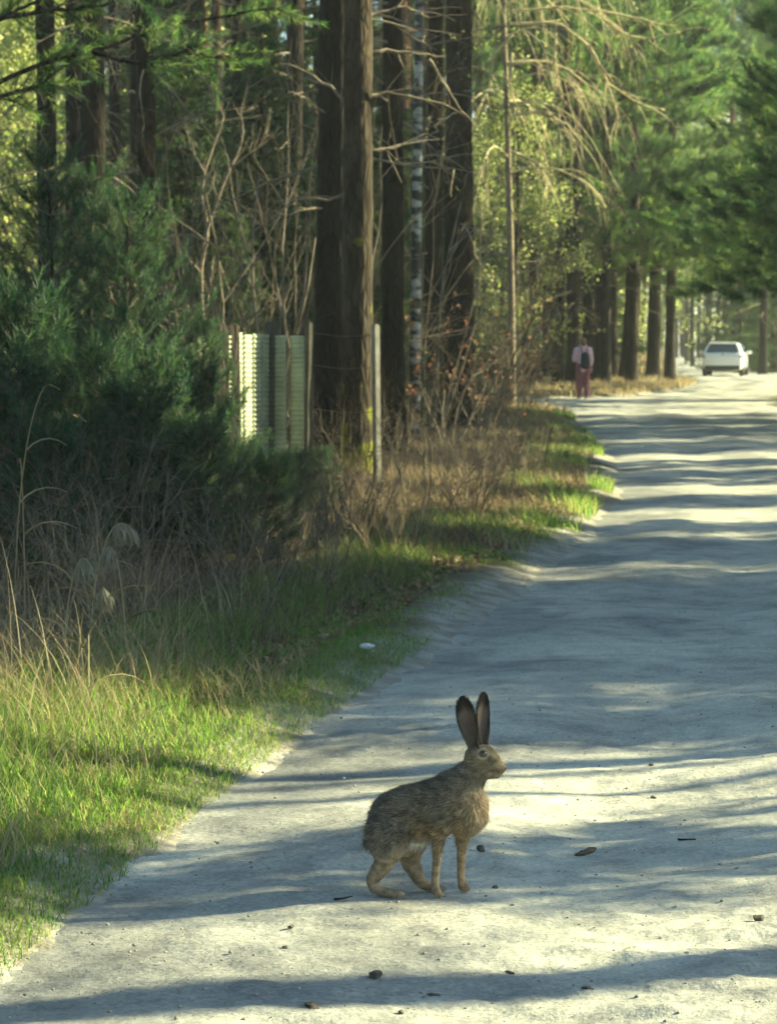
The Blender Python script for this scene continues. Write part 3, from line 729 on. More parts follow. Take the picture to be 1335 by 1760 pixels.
# pine whose dark boughs cross in front of the trunk row
bo = empty('pine_tree', (X_at(-110, 25), 25, lh(X_at(-110, 25), 25))); tag(bo, 'pine with dark needled boughs reaching across the front of the trunk row', 'pine tree')
m, Pq, _ = trunk_mesh(15, .15, 12, 1.3, .05, .25, 36, 41); m.build('trunk', M['bark'], bo, smooth=True)
lb = MB(); pos = []; dr = []; so = np.array(bo.location)
for pts in (((-110, 200), (0, 140), (90, 105), (180, 82), (300, 40), (420, 22), (490, 12)), ((-110, 150), (0, 32), (60, 5), (120, -25)), ((-110, 190), (0, 165), (60, 150), (115, 112)), ((-110, 60), (60, 20), (180, 8), (260, -20)), ((160, 90), (240, 108), (320, 90), (385, 100))):
    P0 = np.array([np.array(at(x, y, 25 + .1 * i)) - so for i, (x, y) in enumerate(pts)]); tt = np.linspace(0, len(pts) - 1, 22)
    Q = np.stack([np.interp(tt, range(len(pts)), P0[:, k]) for k in range(3)], -1) + (rng.random((22, 3)) - .5) * .02
    lb.tube(Q, np.linspace(.030, .007, 22), 6)
    for j in range(26):
        i = random.randint(6, 21); q = bent(Q[i], unit(Q[i] - Q[i - 1]) + (rng.random(3) - .5) * 1.7, random.uniform(.12, .4), 4, (0, 0, -.1), .3); lb.tube(q, np.linspace(.006, .003, 5), 3)
        for e in range(1, 5): pos.append(q[e]); dr.append(unit(q[e] - q[e - 1]) + (rng.random(3) - .5) * .4)
for k in range(20):
    a = random.random() * 6.28; z = random.uniform(6, 14.5); Q = bent((0, 0, z), (math.cos(a), math.sin(a), .3), (16 - z) * .32, 6, (0, 0, .4), .3); lb.tube(Q, np.linspace(.04, .01, 7), 4)
    for j in range(90): i = random.randint(2, 6); pos.append(Q[i] + (rng.random(3) - .5) * .8); dr.append((rng.random(3) - .5) + (0, 0, .3))
lb.build('branches', M['darkbark'], bo)['kind'] = 'stuff'; f = MB(); f.scat(T_fine, pos, frames(dr), 1.2 + .6 * rng.random(len(pos))); f.build('crown', M['needle'], bo)

# ------------------------------------------------------------------ far wood closing the view (reads as one mass)
f = MB(); pos = []; tr = MB()
for k in range(185):
    d = random.uniform(135, 260); x = random.uniform(-55, X_at(1340, d) + 6)
    if k >= 150: d = random.uniform(238, 262); x = random.uniform(12, 44)
    if XL(d) - 2 < x < XR(d) + 1.5 and d < 235: continue
    h = random.uniform(12, 24); tr.tube(np.array([(x, d, -.2), (x + random.uniform(-.4, .4), d, h * .5), (x + random.uniform(-.6, .6), d, h)]), (.2, .15, .04), 6)
    n = 330; cz = rng.random(n) ** .8
    rr = h * .16 * (1.15 - cz) * np.sqrt(rng.random(n)) + .2; aa = rng.random(n) * 6.283
    pos.append(np.stack([x + rr * np.cos(aa), d + rr * np.sin(aa), h * (.08 + .94 * cz)], -1))
pos = np.vstack(pos); f.scat(leaf_t(.6, .34), pos, frames(rng.random((len(pos), 3)) - .5), .6 + .8 * rng.random(len(pos)))
wood = empty('far_wood'); tag(wood, 'sunlit yellow-green wood closing the view at the far end', 'wood', kind='stuff')
o = tr.build('trunks', M['bark'], wood); o['kind'] = 'stuff'
o = f.build('foliage', M['leaf'], wood); o['kind'] = 'stuff'

# ------------------------------------------------------------------ right-hand side: roadside trees that shade the road
def s_place(root, s, x, sc, label, cat, group, rz=None):
    y = s + x * math.tan(SUN_AZ)
    return dup(root, (x, y, lh(x, y) - .05), random.random() * 6.28 if rz is None else rz, sc, label, cat, group)
LR = 'tall pine on the right-hand roadside opposite the verge'
GRR = 'pines along the right-hand roadside'
SH = [spruce('roadside_spruce', 9, 1.75, 5, nper=10, step=.28), spruce('roadside_spruce', 6, .75, 6, nper=9, step=.25)]
TA = math.tan(SUN_AZ)
SH[0].location = (9.5, 13.9 + 9.5 * TA, 0); SH[0].scale = (1.5,) * 3; SH[1].location = (7.6, 8.50 + 7.6 * TA, 0); SH[1].scale = (1.3,) * 3
LSR = 'unseen dense spruce on the right-hand roadside, sized to shade road and forest'
for o in SH: tag(o, LSR, 'spruce', 'spruces along the right-hand roadside')
for s, dia in ((6.96, .40), (9.75, .12), (10.15, .10), (10.45, .25), (5.2, .4), (31.9, .5), (32.8, .3), (36.0, .45), (35.1, .35), (34.2, .3), (47.5, .5), (44.9, .2), (53.8, .4), (56.5, .4), (70, .4)):
    x = random.uniform(11, 15) + max(0, s - 30) * .12
    s_place(PINES[random.randint(0, 2)], s, x, (dia / .4, dia / .4, 1), LR, 'pine tree', GRR)
for s, i, x, sc in ((11.25, 1, 9.5, (2.6, 2.6, .72)), (15.4, 0, 9.8, 1.45), (16.9, 0, 10.2, 1.45), (13.6, 0, 14, 1.5), (14.4, 0, 14.5, 1.6), (15.9, 0, 14, 1.6), (17.7, 0, 15, 1.4), (20.4, 0, 15, 1.2), (21.3, 0, 14, 1.2), (26.9, 1, 15, 1.8), (45.0, 1, 16, (1.9, 1.9, 3.0)), (54.0, 1, 17, (2.1, 2.1, 3.0)), (47.3, 1, 19, (2.0, 2.0, 3.2)), (20.8, 0, 10.2, 1.25), (23.5, 1, 10.6, 1.4), (27.0, 0, 10.6, .9), (31.0, 1, 11, 1.5), (34.9, 1, 13, (1.7, 1.7, 3.0)), (32.6, 1, 15, (1.3, 1.3, 3.2)), (39.3, 1, 16, (1.5, 1.5, 3.2)), (40.2, 0, 13.5, (1.0, 1.0, 2.1)), (42.2, 0, 14, (.95, .95, 2.1)), (49.2, 0, 15, (1.15, 1.15, 2.1)), (51.8, 0, 15, (1.15, 1.15, 2.1)), (57.6, 0, 16, 1.1), (71.5, 0, 18, 1.1)):
    s_place(SH[i], s, x, sc, LSR, 'spruce', 'spruces along the right-hand roadside')  # unseen sun blockers; widths and stretched heights set to darken road and forest
# leafy trees and conifers closing the avenue
LT = [leafy_tree('leafy_tree', 12, .13, 31, .9, .4), leafy_tree('leafy_tree', 14, .14, 32, .8, .35)]
LABT = 'leafy yellow-green tree filling the gap above the far road'; GT = 'leafy trees above the far road'
for p, (px, d) in zip(LT, ((1100, 135), (1190, 165))): put(p, px, d, 1.0, LABT, 'tree', GT, copy=False)
for px, d, s in ((1230, 175, 1.2), (1290, 165, 1.2), (1350, 150, 1.2), (1040, 140, 1.2), (980, 132, 1.1), (1150, 150, 1.0), (920, 140, 1.3), (1330, 180, 1.4), (870, 128, 1.1), (1400, 135, 1.2), (1250, 200, 1.5), (1180, 205, 1.5)):
    put(random.choice(LT), px, d, s, LABT, 'tree', GT)
for px, d, s, lab in ((-6, 58, .7, 'leafy tree catching full sun at the edge of the left-hand forest'), (14, 63, .8, 'bright leafy tree at the forest edge left of the trunk row'), (58, 65.5, .85, 'sunlit leafy tree between the leftmost trunks'), (870, 68, .62, 'young leafy tree arching behind the pale hanging branches'), (905, 96, .85, 'leafy tree glowing behind the slim pine near the walker'), (1010, 122, 1.0, 'leafy tree behind the dark trunk clump'), (840, 84, .8, 'leafy tree behind the broad dark pine, lit yellow')):
    put(random.choice(LT), px, d, s, lab, 'tree')
# overhanging pines in view on the right
OP = young_pine('roadside_pine', 9, 3.2, T_mid, 7, 1.5, .24, -.35, 'needle')
OP.location = (9.0, 50, 0); OP.scale = (1.1,) * 3
tag(OP, 'dark pine on the right whose boughs hang over the road', 'pine tree')
for x, y, s, lab in ((11.3, 68, 1.35, 'dark pine behind the overhanging one, boughs above the sunlit road'), (12.9, 80, 1.5, 'pine overhanging the right road edge before the white car'), (15.4, 94, 1.6, 'broad low-boughed pine on the right, next before the white car'), (19.0, 110, 1.7, 'shadowy pine at the right road edge just beyond the white car'),
                     (10.3, 59, 1.45, 'low-boughed pine next behind the first overhanging one on the right'), (11.9, 74, (1.7, 1.7, 1.4), 'spreading pine in the middle of the right-hand row before the car'), (13.9, 88, (1.8, 1.8, 1.5), 'spreading dark pine just before the car on the right'), (9.8, 55, (1.5, 1.5, 1.3), 'near spreading pine on the right, boughs lowest over the road'), (X_at(1150, 101), 101, (1.7, 1.7, 1.9), 'tall pine by the thin trunk, boughs hanging over the car'), (X_at(1040, 92), 92, (1.5, 1.5, 2.0), 'tall pine in front of the dark trunk clump, boughs high above the walker'), (X_at(1085, 97), 97, 1.75, 'wide pine among the leaning trunks, boughs above the far road'), (X_at(1010, 104), 104, 1.6, 'wide dark pine crown above the trunk clump behind the walker')):
    dup(OP, (x, y, lh(x, y)), random.random() * 6, s, lab, 'pine tree')
for px, d, s, lab in ((1268, 140, 1.3, 'hazy dark spruce rising directly behind the white car'), (1300, 150, 1.5, 'hazy spruce right of and behind the white car'), (1330, 134, 1.2, 'dusky spruce at the right road edge beyond the white car')):
    put(SP[1], px, d, s * 1.2, lab, 'spruce')
for px, d, s in ((1262, 150, 1.1), (1310, 128, 1.0), (1345, 140, 1.1), (1375, 122, 1.0), (1215, 190, 1.2), (1330, 165, 1.2), (1290, 185, 1.2)):
    put(random.choice(PINES), px, d, s, 'tall pine standing beyond the white car, crown above the road', 'pine tree', 'tall pines beyond the white car')
# unseen trees added behind and beside the viewpoint to block the open sky
LS_ = 'tall unseen spruce added behind the viewpoint to block sky light'
for k in range(46):
    a = R(random.uniform(100, 285)); rr = random.uniform(9, 30); x = rr * math.cos(a) - 1; y = rr * math.sin(a) * 1.1 + 1
    if abs(x - 1) < 3 and y < 0: continue
    if y > 3 and x > X_at(0, max(y, 4)) - 3.5: continue
    if x > 3 and y > -7: continue
    if abs(x - 1) < 6 and y < 6: continue
    dup(random.choice((SH[0], PINES[0], PINES[2])), (x, y, 0), random.random() * 6, random.uniform(1.0, 1.5), LS_.replace('spruce', 'tree'), 'tree', 'unseen trees added behind the viewpoint')

# ------------------------------------------------------------------ young pines and thicket on the left verge
YP = [young_pine('young_pine', 3.4, 1.15, T_fine, 21, 1.3), young_pine('young_pine', 2.7, .95, T_fine, 22, 1.3), young_pine('young_pine', 1.1, .50, T_fine, 23, 1.2)]
put(YP[0], 105, 20.5, .84, 'tall bushy young pine filling the verge below the trunk row', 'young pine', copy=False)
put(YP[1], 225, 22.5, 1, 'bushy young pine in front of the grey fence boards', 'young pine', copy=False)
put(YP[2], 455, 18.6, .62, 'small bright young pine low in front of the fence', 'young pine', copy=False)
for px, d, i, s, lab in ((-20, 22, 1, .72, 'young pine at the outer edge behind the dry reeds'), (342, 24.2, 1, .62, 'low young pine close against the fence posts'), (150, 24, 0, .85, 'young pine standing behind the two bushiest young pines'), (385, 20.5, 2, .6, 'knee-high young pine left of the small bright one'), (300, 20.2, 2, 1.1, 'waist-high young pine below the grey boards')):
    put(YP[i], px, d, s, lab, 'young pine')
DK = [(505, 23.5, 2, 0.46, 'dark knee-high young pine in the shade before the thick trunks'), (545, 24.5, 2, 0.45, 'low dark young pine at the foot of the thick brown pine'), (420, 22.2, 2, 0.56, 'shaded young pine before the pale fence strips'), (478, 24.0, 2, 0.45, 'squat young pine below the pale fence strips')]
DK += [(40, 17.6, 2, 1.15, 'waist-high young pine behind the tallest reed'), (135, 18.4, 2, 1.2, 'full low young pine below the tall bushy one'), (215, 17.8, 2, 1.0, 'low young pine behind the plumed reeds'), (345, 18.2, 2, .8, 'low young pine left of the small bright one, among twigs'), (95, 16.6, 2, .8, 'smallest young pine between reeds and thicket'), (0, 19, 2, 1.5, 'shoulder-high young pine at the outer verge'), (265, 18.8, 2, 1.2, 'rounded young pine before the bushy one by the boards'), (170, 20, 1, .6, 'stocky young pine tucked between the two bushiest'), (30, 21, 1, .75, 'stocky young pine left of the tall bushy one')]
for px, d, i, s, lab in DK: put(YP[i], px, d, s, lab, 'young pine')
# brown-leaved shrub before the broad pine
bl = bush('brown_leaved_shrub', 2.3, 6, 3, .26, T_leafoak, 'brownleaf', 'twig', .75, .0, per=2)
put(bl, 770, 37, 1.0, 'shrub with withered red-brown leaves before the broad dark pine', 'shrub', copy=False)
put(bl, 815, 40, .85, 'smaller shrub with withered leaves right of the red-brown one', 'shrub')
# verge brushwood
VB = [bush('verge_shrub', 1.1, 9, 3, 0, twig='twig', spread=.9, r=.006), bush('verge_shrub', .8, 12, 2, 0, twig='twigtan', spread=.9, r=.004, nch=(2, 5)), bush('verge_shrub', 1.9, 6, 3, 0, twig='twig', spread=.8, droop=-.3, r=.009)]
def vl(px, d):
    return 'low tangle of bare twigs ' + ('among the dry reeds and straw' if px < 230 else 'below the young pines' if px < 400 else 'on the verge before the fence' if px < 560 else 'at the foot of the mossy pine' if px < 720 else 'before the shrubs with withered leaves' if px < 850 else 'beside the grass strip toward the walker')
spots = [(560, 21), (640, 22), (720, 22.5), (800, 23), (500, 19), (600, 18.2), (690, 19.8), (430, 17.4), (350, 16.2), (280, 15.2), (200, 14.4), (520, 16.6), (760, 26.5), (860, 27), (820, 31), (900, 33), (930, 40), (880, 45), (910, 52), (140, 16), (60, 15.4), (20, 17), (240, 17.5), (330, 18.5), (420, 20), (880, 30), (940, 36)]
for i, (p, q) in enumerate(zip(VB, spots)): put(p, *q, 1, vl(*q), 'shrub', vl(*q), copy=False)
for k in range(34):
    d = 13.5 + 22 * random.random() ** 1.4; e = random.uniform(.7, 2.6); spots.append((667.5 + (XL(d) - e) / d * F, d))
for px, d in spots[3:]: put(random.choice(VB[:2]), px, d, random.uniform(.7, 1.2), vl(px, d), 'shrub', vl(px, d))
for px, d, s in ((170, 17, 1.0), (60, 18, 1.1), (300, 19, .9), (240, 16.5, .8), (120, 15.2, .75)):
    put(VB[2], px, d, s, 'taller bare shrub with arching grey twigs before the young pines', 'shrub', 'arching bare shrubs before the young pines')
# broken branch leaning on the verge
b = MB(); P0 = [at(505, 1005, 16.6), at(455, 1040, 16.2), at(390, 1075, 15.7), at(330, 1105, 15.3), at(240, 1140, 15.0)]
b.tube([tuple(p) for p in P0], (.006, .010, .013, .015, .017), 6, wob=.2)
b.tube(bent(P0[1], (.3, .1, .5), .35, 4), (.006, .005, .004, .003, .002), 4)
tag(b.build('fallen_branch', M['darkbark']), 'dark broken branch slanting across the brown verge twigs', 'branch')

# ------------------------------------------------------------------ fence
wood_m = solid('weathered boards', (.085, .08, .065), .9, .1, var=.35, vs=6, bump=.5, bs=30)
post_m = solid('concrete posts', (.20, .19, .16), .9, .15, var=.25, vs=12, bump=.4, bs=60)
sheet_m = solid('pale pale fence strips', (.40, .43, .29), .7, .2, var=.22, vs=5, bump=.3, bs=40)
fe = empty('fence', (X_at(648, 28.2), 28.2, lh(X_at(648, 28.2), 28.2)))
tag(fe, 'fence of pale ribbed upright strips between posts beside the mossy pine', 'fence')
fo = np.array(fe.location)
px_d = [(648, 28.2), (528, 28.75), (464, 28.95), (400, 28.1), (372, 27.75), (300, 27.0), (236, 26.3)]
PT = [np.array((X_at(px, d), d, lh(X_at(px, d), d))) for px, d in px_d]
for i, p in enumerate(PT):
    w = (.06, .06, .11, .13, .20, .09, .09)[i]
    q = p - fo; mb_ = MB(); mb_.box((0, 0, .70), (w, w, 1.74)); mb_.box((0, 0, 1.575), (w * .8, w * .8, .03))
    o = mb_.build('post', post_m if i == 0 else (M['darkbark'] if i in (3, 4) else wood_m), fe); o.location = q; o.rotation_euler = (random.uniform(-.015, .015), random.uniform(-.02, .02), .7)
def corr(p, q, z0, z1, nz=200, nx=5, inset=.06):
    d = q - p; L = np.linalg.norm(d[:2]); n = np.array((d[1], -d[0], 0)) / L
    u = np.linspace(inset, L - inset, nx); z = np.linspace(z0, z1, nz)
    U, Z = np.meshgrid(u, z, indexing='ij')
    off = (.009 * np.sin(Z * 2 * math.pi / .05)) + .01 * np.sin(U * 5)
    W = np.array(d[:2]) / L
    Xc = p[0] + W[0] * U + n[0] * off; Yc = p[1] + W[1] * U + n[1] * off
    V = np.stack([Xc, Yc, Z + fo[2]], -1).reshape(-1, 3) - fo
    i = np.arange(nx - 1)[:, None] * nz + np.arange(nz - 1)[None]
    return np_mesh('panel', V, None, np.stack([i, i + 1, i + nz + 1, i + nz], -1).reshape(-1, 4), smooth=True)
for a, b_ in ((2, 1), (3, 2), (4, 3)):
    L = np.linalg.norm((PT[b_] - PT[a])[:2]); ns = max(1, round(L / .24))
    for k in range(ns):
        pa = PT[a] + (PT[b_] - PT[a]) * (k / ns); pb_ = PT[a] + (PT[b_] - PT[a]) * ((k + 1) / ns)
        o = link('strip', corr(pa, pb_, -.05, 1.46 + .05 * random.random(), inset=.025), sheet_m, fe)
        sm = o.modifiers.new('thickness', 'SOLIDIFY'); sm.thickness = .006
for a, b_ in ((5, 4), (6, 5)):
    d = PT[b_] - PT[a]; L = np.linalg.norm(d[:2]); n = int(L / .125)
    for k in range(n):
        t = (k + .5) / n; p = PT[a] + d * t - fo; h = 1.4 + random.uniform(-.05, .05)
        mb_ = MB(); mb_.box((0, 0, h / 2 + .05), (.115, .022, h)); o = mb_.build('board', wood_m, fe); o.location = p; o.rotation_euler = (0, random.uniform(-.01, .01), math.atan2(d[1], d[0]))
w = MB()
for z in (.25, .7, 1.15, 1.48):
    w.tube([PT[0] - fo + (0, 0, z), (PT[0] + PT[1]) / 2 - fo + (0, 0, z - .03), PT[1] - fo + (0, 0, z)], .003, 4)
w.build('wire', M['stone'], fe)

# ------------------------------------------------------------------ grass, litter, reeds
def blades(n, xy, L, w, bend, segs=3, lean=None):
    """n curved tapering blades as one mesh collection"""
    x, y = xy; z = land_h(x, y) - .01
    a = rng.random(n) * 6.283; dx = np.cos(a); dy = np.sin(a)
    px_, py_ = -dy, dx
    mb_ = MB(); t = np.linspace(0, 1, segs + 1)
    B = bend * (.3 + rng.random(n))
    V = np.zeros((n, (segs + 1) * 2, 3))
    for k, tt in enumerate(t):
        out = L * B * tt ** 1.8; up = L * (tt - .35 * np.minimum(B, 1.4) * tt ** 2.2); ww = w * (1 - tt * .92) / 2
        cx = x + dx * out; cy = y + dy * out
        if lean is not None: cx = cx + lean[0] * L * tt; cy = cy + lean[1] * L * tt
        V[:, 2 * k] = np.stack([cx - px_ * ww, cy - py_ * ww, z + up], -1); V[:, 2 * k + 1] = np.stack([cx + px_ * ww, cy + py_ * ww, z + up], -1)
    q = np.array([(2 * k, 2 * k + 1, 2 * k + 3, 2 * k + 2) for k in range(segs)])
    Fq = (np.arange(n)[:, None, None] * (segs + 1) * 2 + q[None]).reshape(-1, 4)
    mb_.add(V.reshape(-1, 3), None, Fq, np.repeat(rng.random(n), (segs + 1) * 2)); return mb_
def patchy(n, d0, d1, e0, e1, power=1.0, seed=0, thr=-.1, dpow=1.5):
    """random points left of the road edge: distance d, offset e from the edge, kept where the noise is high"""
    d = d0 + (d1 - d0) * rng.random(n) ** dpow; e = e0 + (e1 - e0) * rng.random(n) ** power
    x = XL(d) - e; k = vnoise(x * 1.7, d * 1.2, seed) + .5 * vnoise(x * 5, d * 4, seed + 1) > thr
    return x[k], d[k]
x, y = patchy(110000, 5.5, 24, -.12, 1.25, .85, 80, -.26); k = (XL(y) - x) < np.interp(y, [5, 9.2, 10.6, 12.5, 25], [1.3, 1.25, .72, .55, .5]) + .3 * vnoise(x * 3, y * 2, 33); k = rng.random(len(x)) < np.interp(y, [9.5, 12], [.9, .6]); x, y = x[k], y[k]; L = .05 + .19 * rng.random(len(x)) ** 1.5 + .06 * np.clip((XL(y) - x) / 1.2, 0, 1)
L = L * np.interp(y, [11, 15], [1, .7]) * np.clip(.30 + (XL(y) - x) * 1.1, .25, 1.0)
tag(blades(len(x), (x, y), L, .006, .8).build('verge_grass', M['grass']), 'short green grass growing along the road verge', 'grass', kind='stuff')
x, y = patchy(30000, 5.5, 15, -.16, .50, 1.0, 180, -.32); L = .025 + .05 * rng.random(len(x))
tag(blades(len(x), (x, y), L, .005, 1.1, 2).build('edge_grass', M['grass']), 'thin short grass creeping from the verge onto the road sand', 'grass', kind='stuff')
x, y = patchy(30000, 23, 60, -.1, 1.0, 1.0, 84, .26, 1.0); L = .10 + .12 * rng.random(len(x))
tag(blades(len(x), (x, y), L, .012, .8, 2).build('far_verge_grass', M['grass']), 'grass strip farther up the verge beside the brown litter', 'grass', kind='stuff')
x, y = patchy(9000, 55, 110, -.2, 3, 1.0, 86, -.1, 1.0); L = .12 + .2 * rng.random(len(x))
tag(blades(len(x), (x, y), L, .03, .8, 2).build('distant_grass', M['dry']), 'pale dry grass on the verge around the walker', 'grass', kind='stuff')
x = np.concatenate([XR(q) + .1 + rng.random(4000) * 2.2 for q in [60 + 40 * rng.random(4000)]]); y = None
q = 60 + 40 * rng.random(6000); x = XR(q) + .05 + rng.random(6000) * 2.2
tag(blades(6000, (x, q), .10 + .15 * rng.random(6000), .03, .8, 2).build('right_verge_grass', M['grass']), 'green grass patch on the opposite verge of the road', 'grass', kind='stuff')
n = 14000; q = 122 + 110 * rng.random(n); x = XL(q) - .5 - 14 * rng.random(n); k = vnoise(x * .4, q * .3, 99) > -.2; x, q = x[k], q[k]
tag(blades(len(x), (x, q), .5 + .7 * rng.random(len(x)), .09, .6, 2).build('meadow_grass', M['dry']), 'pale yellow dry meadow in full sun beyond the white car', 'grass', kind='stuff')
x, y = patchy(16000, 20, 62, .1, 2.2, 1.0, 184, -.1, 1.0)
tag(blades(len(x), (x, y), .08 + .16 * rng.random(len(x)), .010, 1.1, 2).build('faded_grass', M['dry']), 'faded straw grass mixed into the farther verge', 'grass', kind='stuff')
x, y = patchy(6000, 6.0, 13.5, .1, 1.5, 1.0, 190, .02)
tag(blades(len(x), (x, y), .08 + .20 * rng.random(len(x)), .005, 1.4, 4).build('straw_tufts', M['dry']), 'pale straw tufts lying in the green verge grass', 'straw', kind='stuff')
# dry tall grass on the left foreground
cx = X_at(60, 11.3); n = 6500
d = 9.1 + 4.4 * rng.random(n); x = XL(d) - .52 - 1.6 * rng.random(n) ** .8
k = vnoise(x * 2.5, d * 2.5, 90) > -.15; x = x[k]; d = d[k]
tag(blades(len(x), (x, d), .12 + .42 * rng.random(len(x)) ** 1.9, .0048, 1.0, 5).build('dry_grass', M['dry']), 'tall dry straw-coloured grass behind the green verge grass', 'grass', kind='stuff')
x, y = patchy(70000, 11.0, 40, .45, 3.6, 1.0, 92, -.2); tag(blades(len(x), (x, y), .07 + .27 * rng.random(len(x)) ** 2, .005, 1.3, 4).build('withered_grass', M['stalk']), 'sparse withered grass stalks among the verge twigs', 'grass', kind='stuff')
n = 420; d = 10.2 + 5.5 * rng.random(n); x = XL(d) - .7 - 2.4 * rng.random(n)
tag(blades(n, (x, d), .35 + .5 * rng.random(n) ** 1.5, .006, .8, 7).build('straw_stalks', M['dry']), 'long pale straw stalks poking out of the brown thicket', 'straw', kind='stuff')
# leaf litter
n = 30000; d = 13 + 60 * rng.random(n) ** 1.5; e = .25 + 6 * rng.random(n) ** 1.3; x = XL(d) - e
mb_ = MB(); mb_.scat(T_lit, np.stack([x, d, land_h(x, d) + .01 + .02 * rng.random(n)], -1), frames(np.stack([rng.random(n) - .5, rng.random(n) - .5, (rng.random(n) - .3) * .5], -1)), .7 + .8 * rng.random(n) + d * .008)
tag(mb_.build('leaf_litter', M['litter']), 'brown fallen leaves covering the ground below the pines', 'leaves', kind='stuff')
# reeds with drooping plumes
def reed(px, d, top, dx, label, plume=True, px_top=None):
    x = X_at(px, d); o = empty('reed', (x, d, lh(x, d))); tag(o, label, 'reed', 'dry reeds before the young pines')
    zt = at(px, top, d).z - o.location.z
    P = np.array([(0, 0, -.03), (dx * .08, .01, zt * .4), (dx * .3, .02, zt * .75), (dx * .65, .03, zt * .97), (dx, .03, zt * .93)]); tt = np.linspace(0, 4, 14)
    P = np.stack([np.interp(tt, range(5), P[:, k]) for k in range(3)], -1)
    for it in range(2): P[1:-1] = (P[:-2] + 2 * P[1:-1] + P[2:]) / 4
    s_ = MB(); s_.tube(P, np.linspace(.0045, .0018, 14), 5); s_.build('stem', M['dry'], o, smooth=True)
    if plume:
        f = MB(); n = 460; t = rng.random(n); B = np.stack([np.interp(9.5 + t * 3.5, range(14), P[:, k]) for k in range(3)], -1)
        dr = np.stack([np.full(n, dx * .5) + (rng.random(n) - .5) * .3, (rng.random(n) - .5) * .3, -.25 - .3 * rng.random(n)], -1)
        f.scat(leaf_t(.085, .007, .5), B, frames(dr), .7 + .7 * rng.random(n)); f.build('plume', M['plume'], o)
    for k in range(2):
        i = random.randint(3, 7); q = bent(P[i], (random.choice((-1, 1)) * .5, random.uniform(-.3, .3), .8), .28, 5, (0, 0, -1.6), .1)
        f = MB(); f.tube(q, np.linspace(.006, .001, 6), 3); f.build('leaf', M['dry'], o)
reed(150, 13.4, 888, .20, 'dry reed with arching plume bent over the dark thicket')
reed(215, 13.0, 930, -.10, 'dry reed with short pale plume below the arching one')
reed(165, 12.2, 1000, .03, 'short dry reed with upright fluffy head by the straw grass')
reed(40, 13.2, 770, -.03, 'tall straight dry reed stem at the thicket edge', False)
reed(20, 14.5, 640, .25, 'tallest dry reed arching in from the outer edge', False)
reed(105, 12.8, 950, .12, 'dry reed leaning toward the plumed ones', True)
reed(148, 11.2, 1085, .0, 'stout broken straw stalk standing in the dry grass', False)
# ------------------------------------------------------------------ continuous bodies from overlapping volumes
def body_mesh(name, chains, voxel, smooth=8, ysc=1.0, sub=3):
    bm = bmesh.new()
    for ch in chains:
        ch = [np.array(c, float) for c in ch]
        pts = []
        for a, b_ in zip(ch[:-1], ch[1:]):
            L = np.linalg.norm(a[:3] - b_[:3]); n = max(2, int(L / (min(a[3], b_[3]) * .35)))
            for t in np.linspace(0, 1, n, endpoint=False): pts.append(a + (b_ - a) * t)
        pts.append(ch[-1])
        for p in pts:
            s_ = p[4:7] if len(p) >= 7 else np.ones(3)
            mtx = Matrix.Translation(p[:3]) @ Matrix.Diagonal((*(p[3] * s_), 1))
            bmesh.ops.create_icosphere(bm, subdivisions=sub, radius=1.0, matrix=mtx)
    me = bpy.data.meshes.new(name); bm.to_mesh(me); bm.free()
    o = bpy.data.objects.new(name + '_build', me); col.objects.link(o)
    r_ = o.modifiers.new('r', 'REMESH'); r_.mode = 'VOXEL'; r_.voxel_size = voxel
    sm = o.modifiers.new('s', 'SMOOTH'); sm.iterations = smooth; sm.factor = .5
    dg = bpy.context.evaluated_depsgraph_get(); dg.update()
    out = bpy.data.meshes.new_from_object(o.evaluated_get(dg)); out.name = name
    bpy.data.objects.remove(o); bpy.data.meshes.remove(me)
    out.polygons.foreach_set('use_smooth', np.ones(len(out.polygons), bool))
    return out
def verts(me):
    a = np.zeros(len(me.vertices) * 3, np.float32); me.vertices.foreach_get('co', a); return a.reshape(-1, 3).astype(float)
def vnorm(me):
    a = np.zeros(len(me.vertices) * 3, np.float32); me.vertex_normals.foreach_get('vector', a); return a.reshape(-1, 3).astype(float)
def set_col(me, c):
    a = me.attributes.new('fcol', 'FLOAT_COLOR', 'POINT'); q = np.ones((len(c), 4), np.float32); q[:, :3] = c; a.data.foreach_set('color', q.ravel())

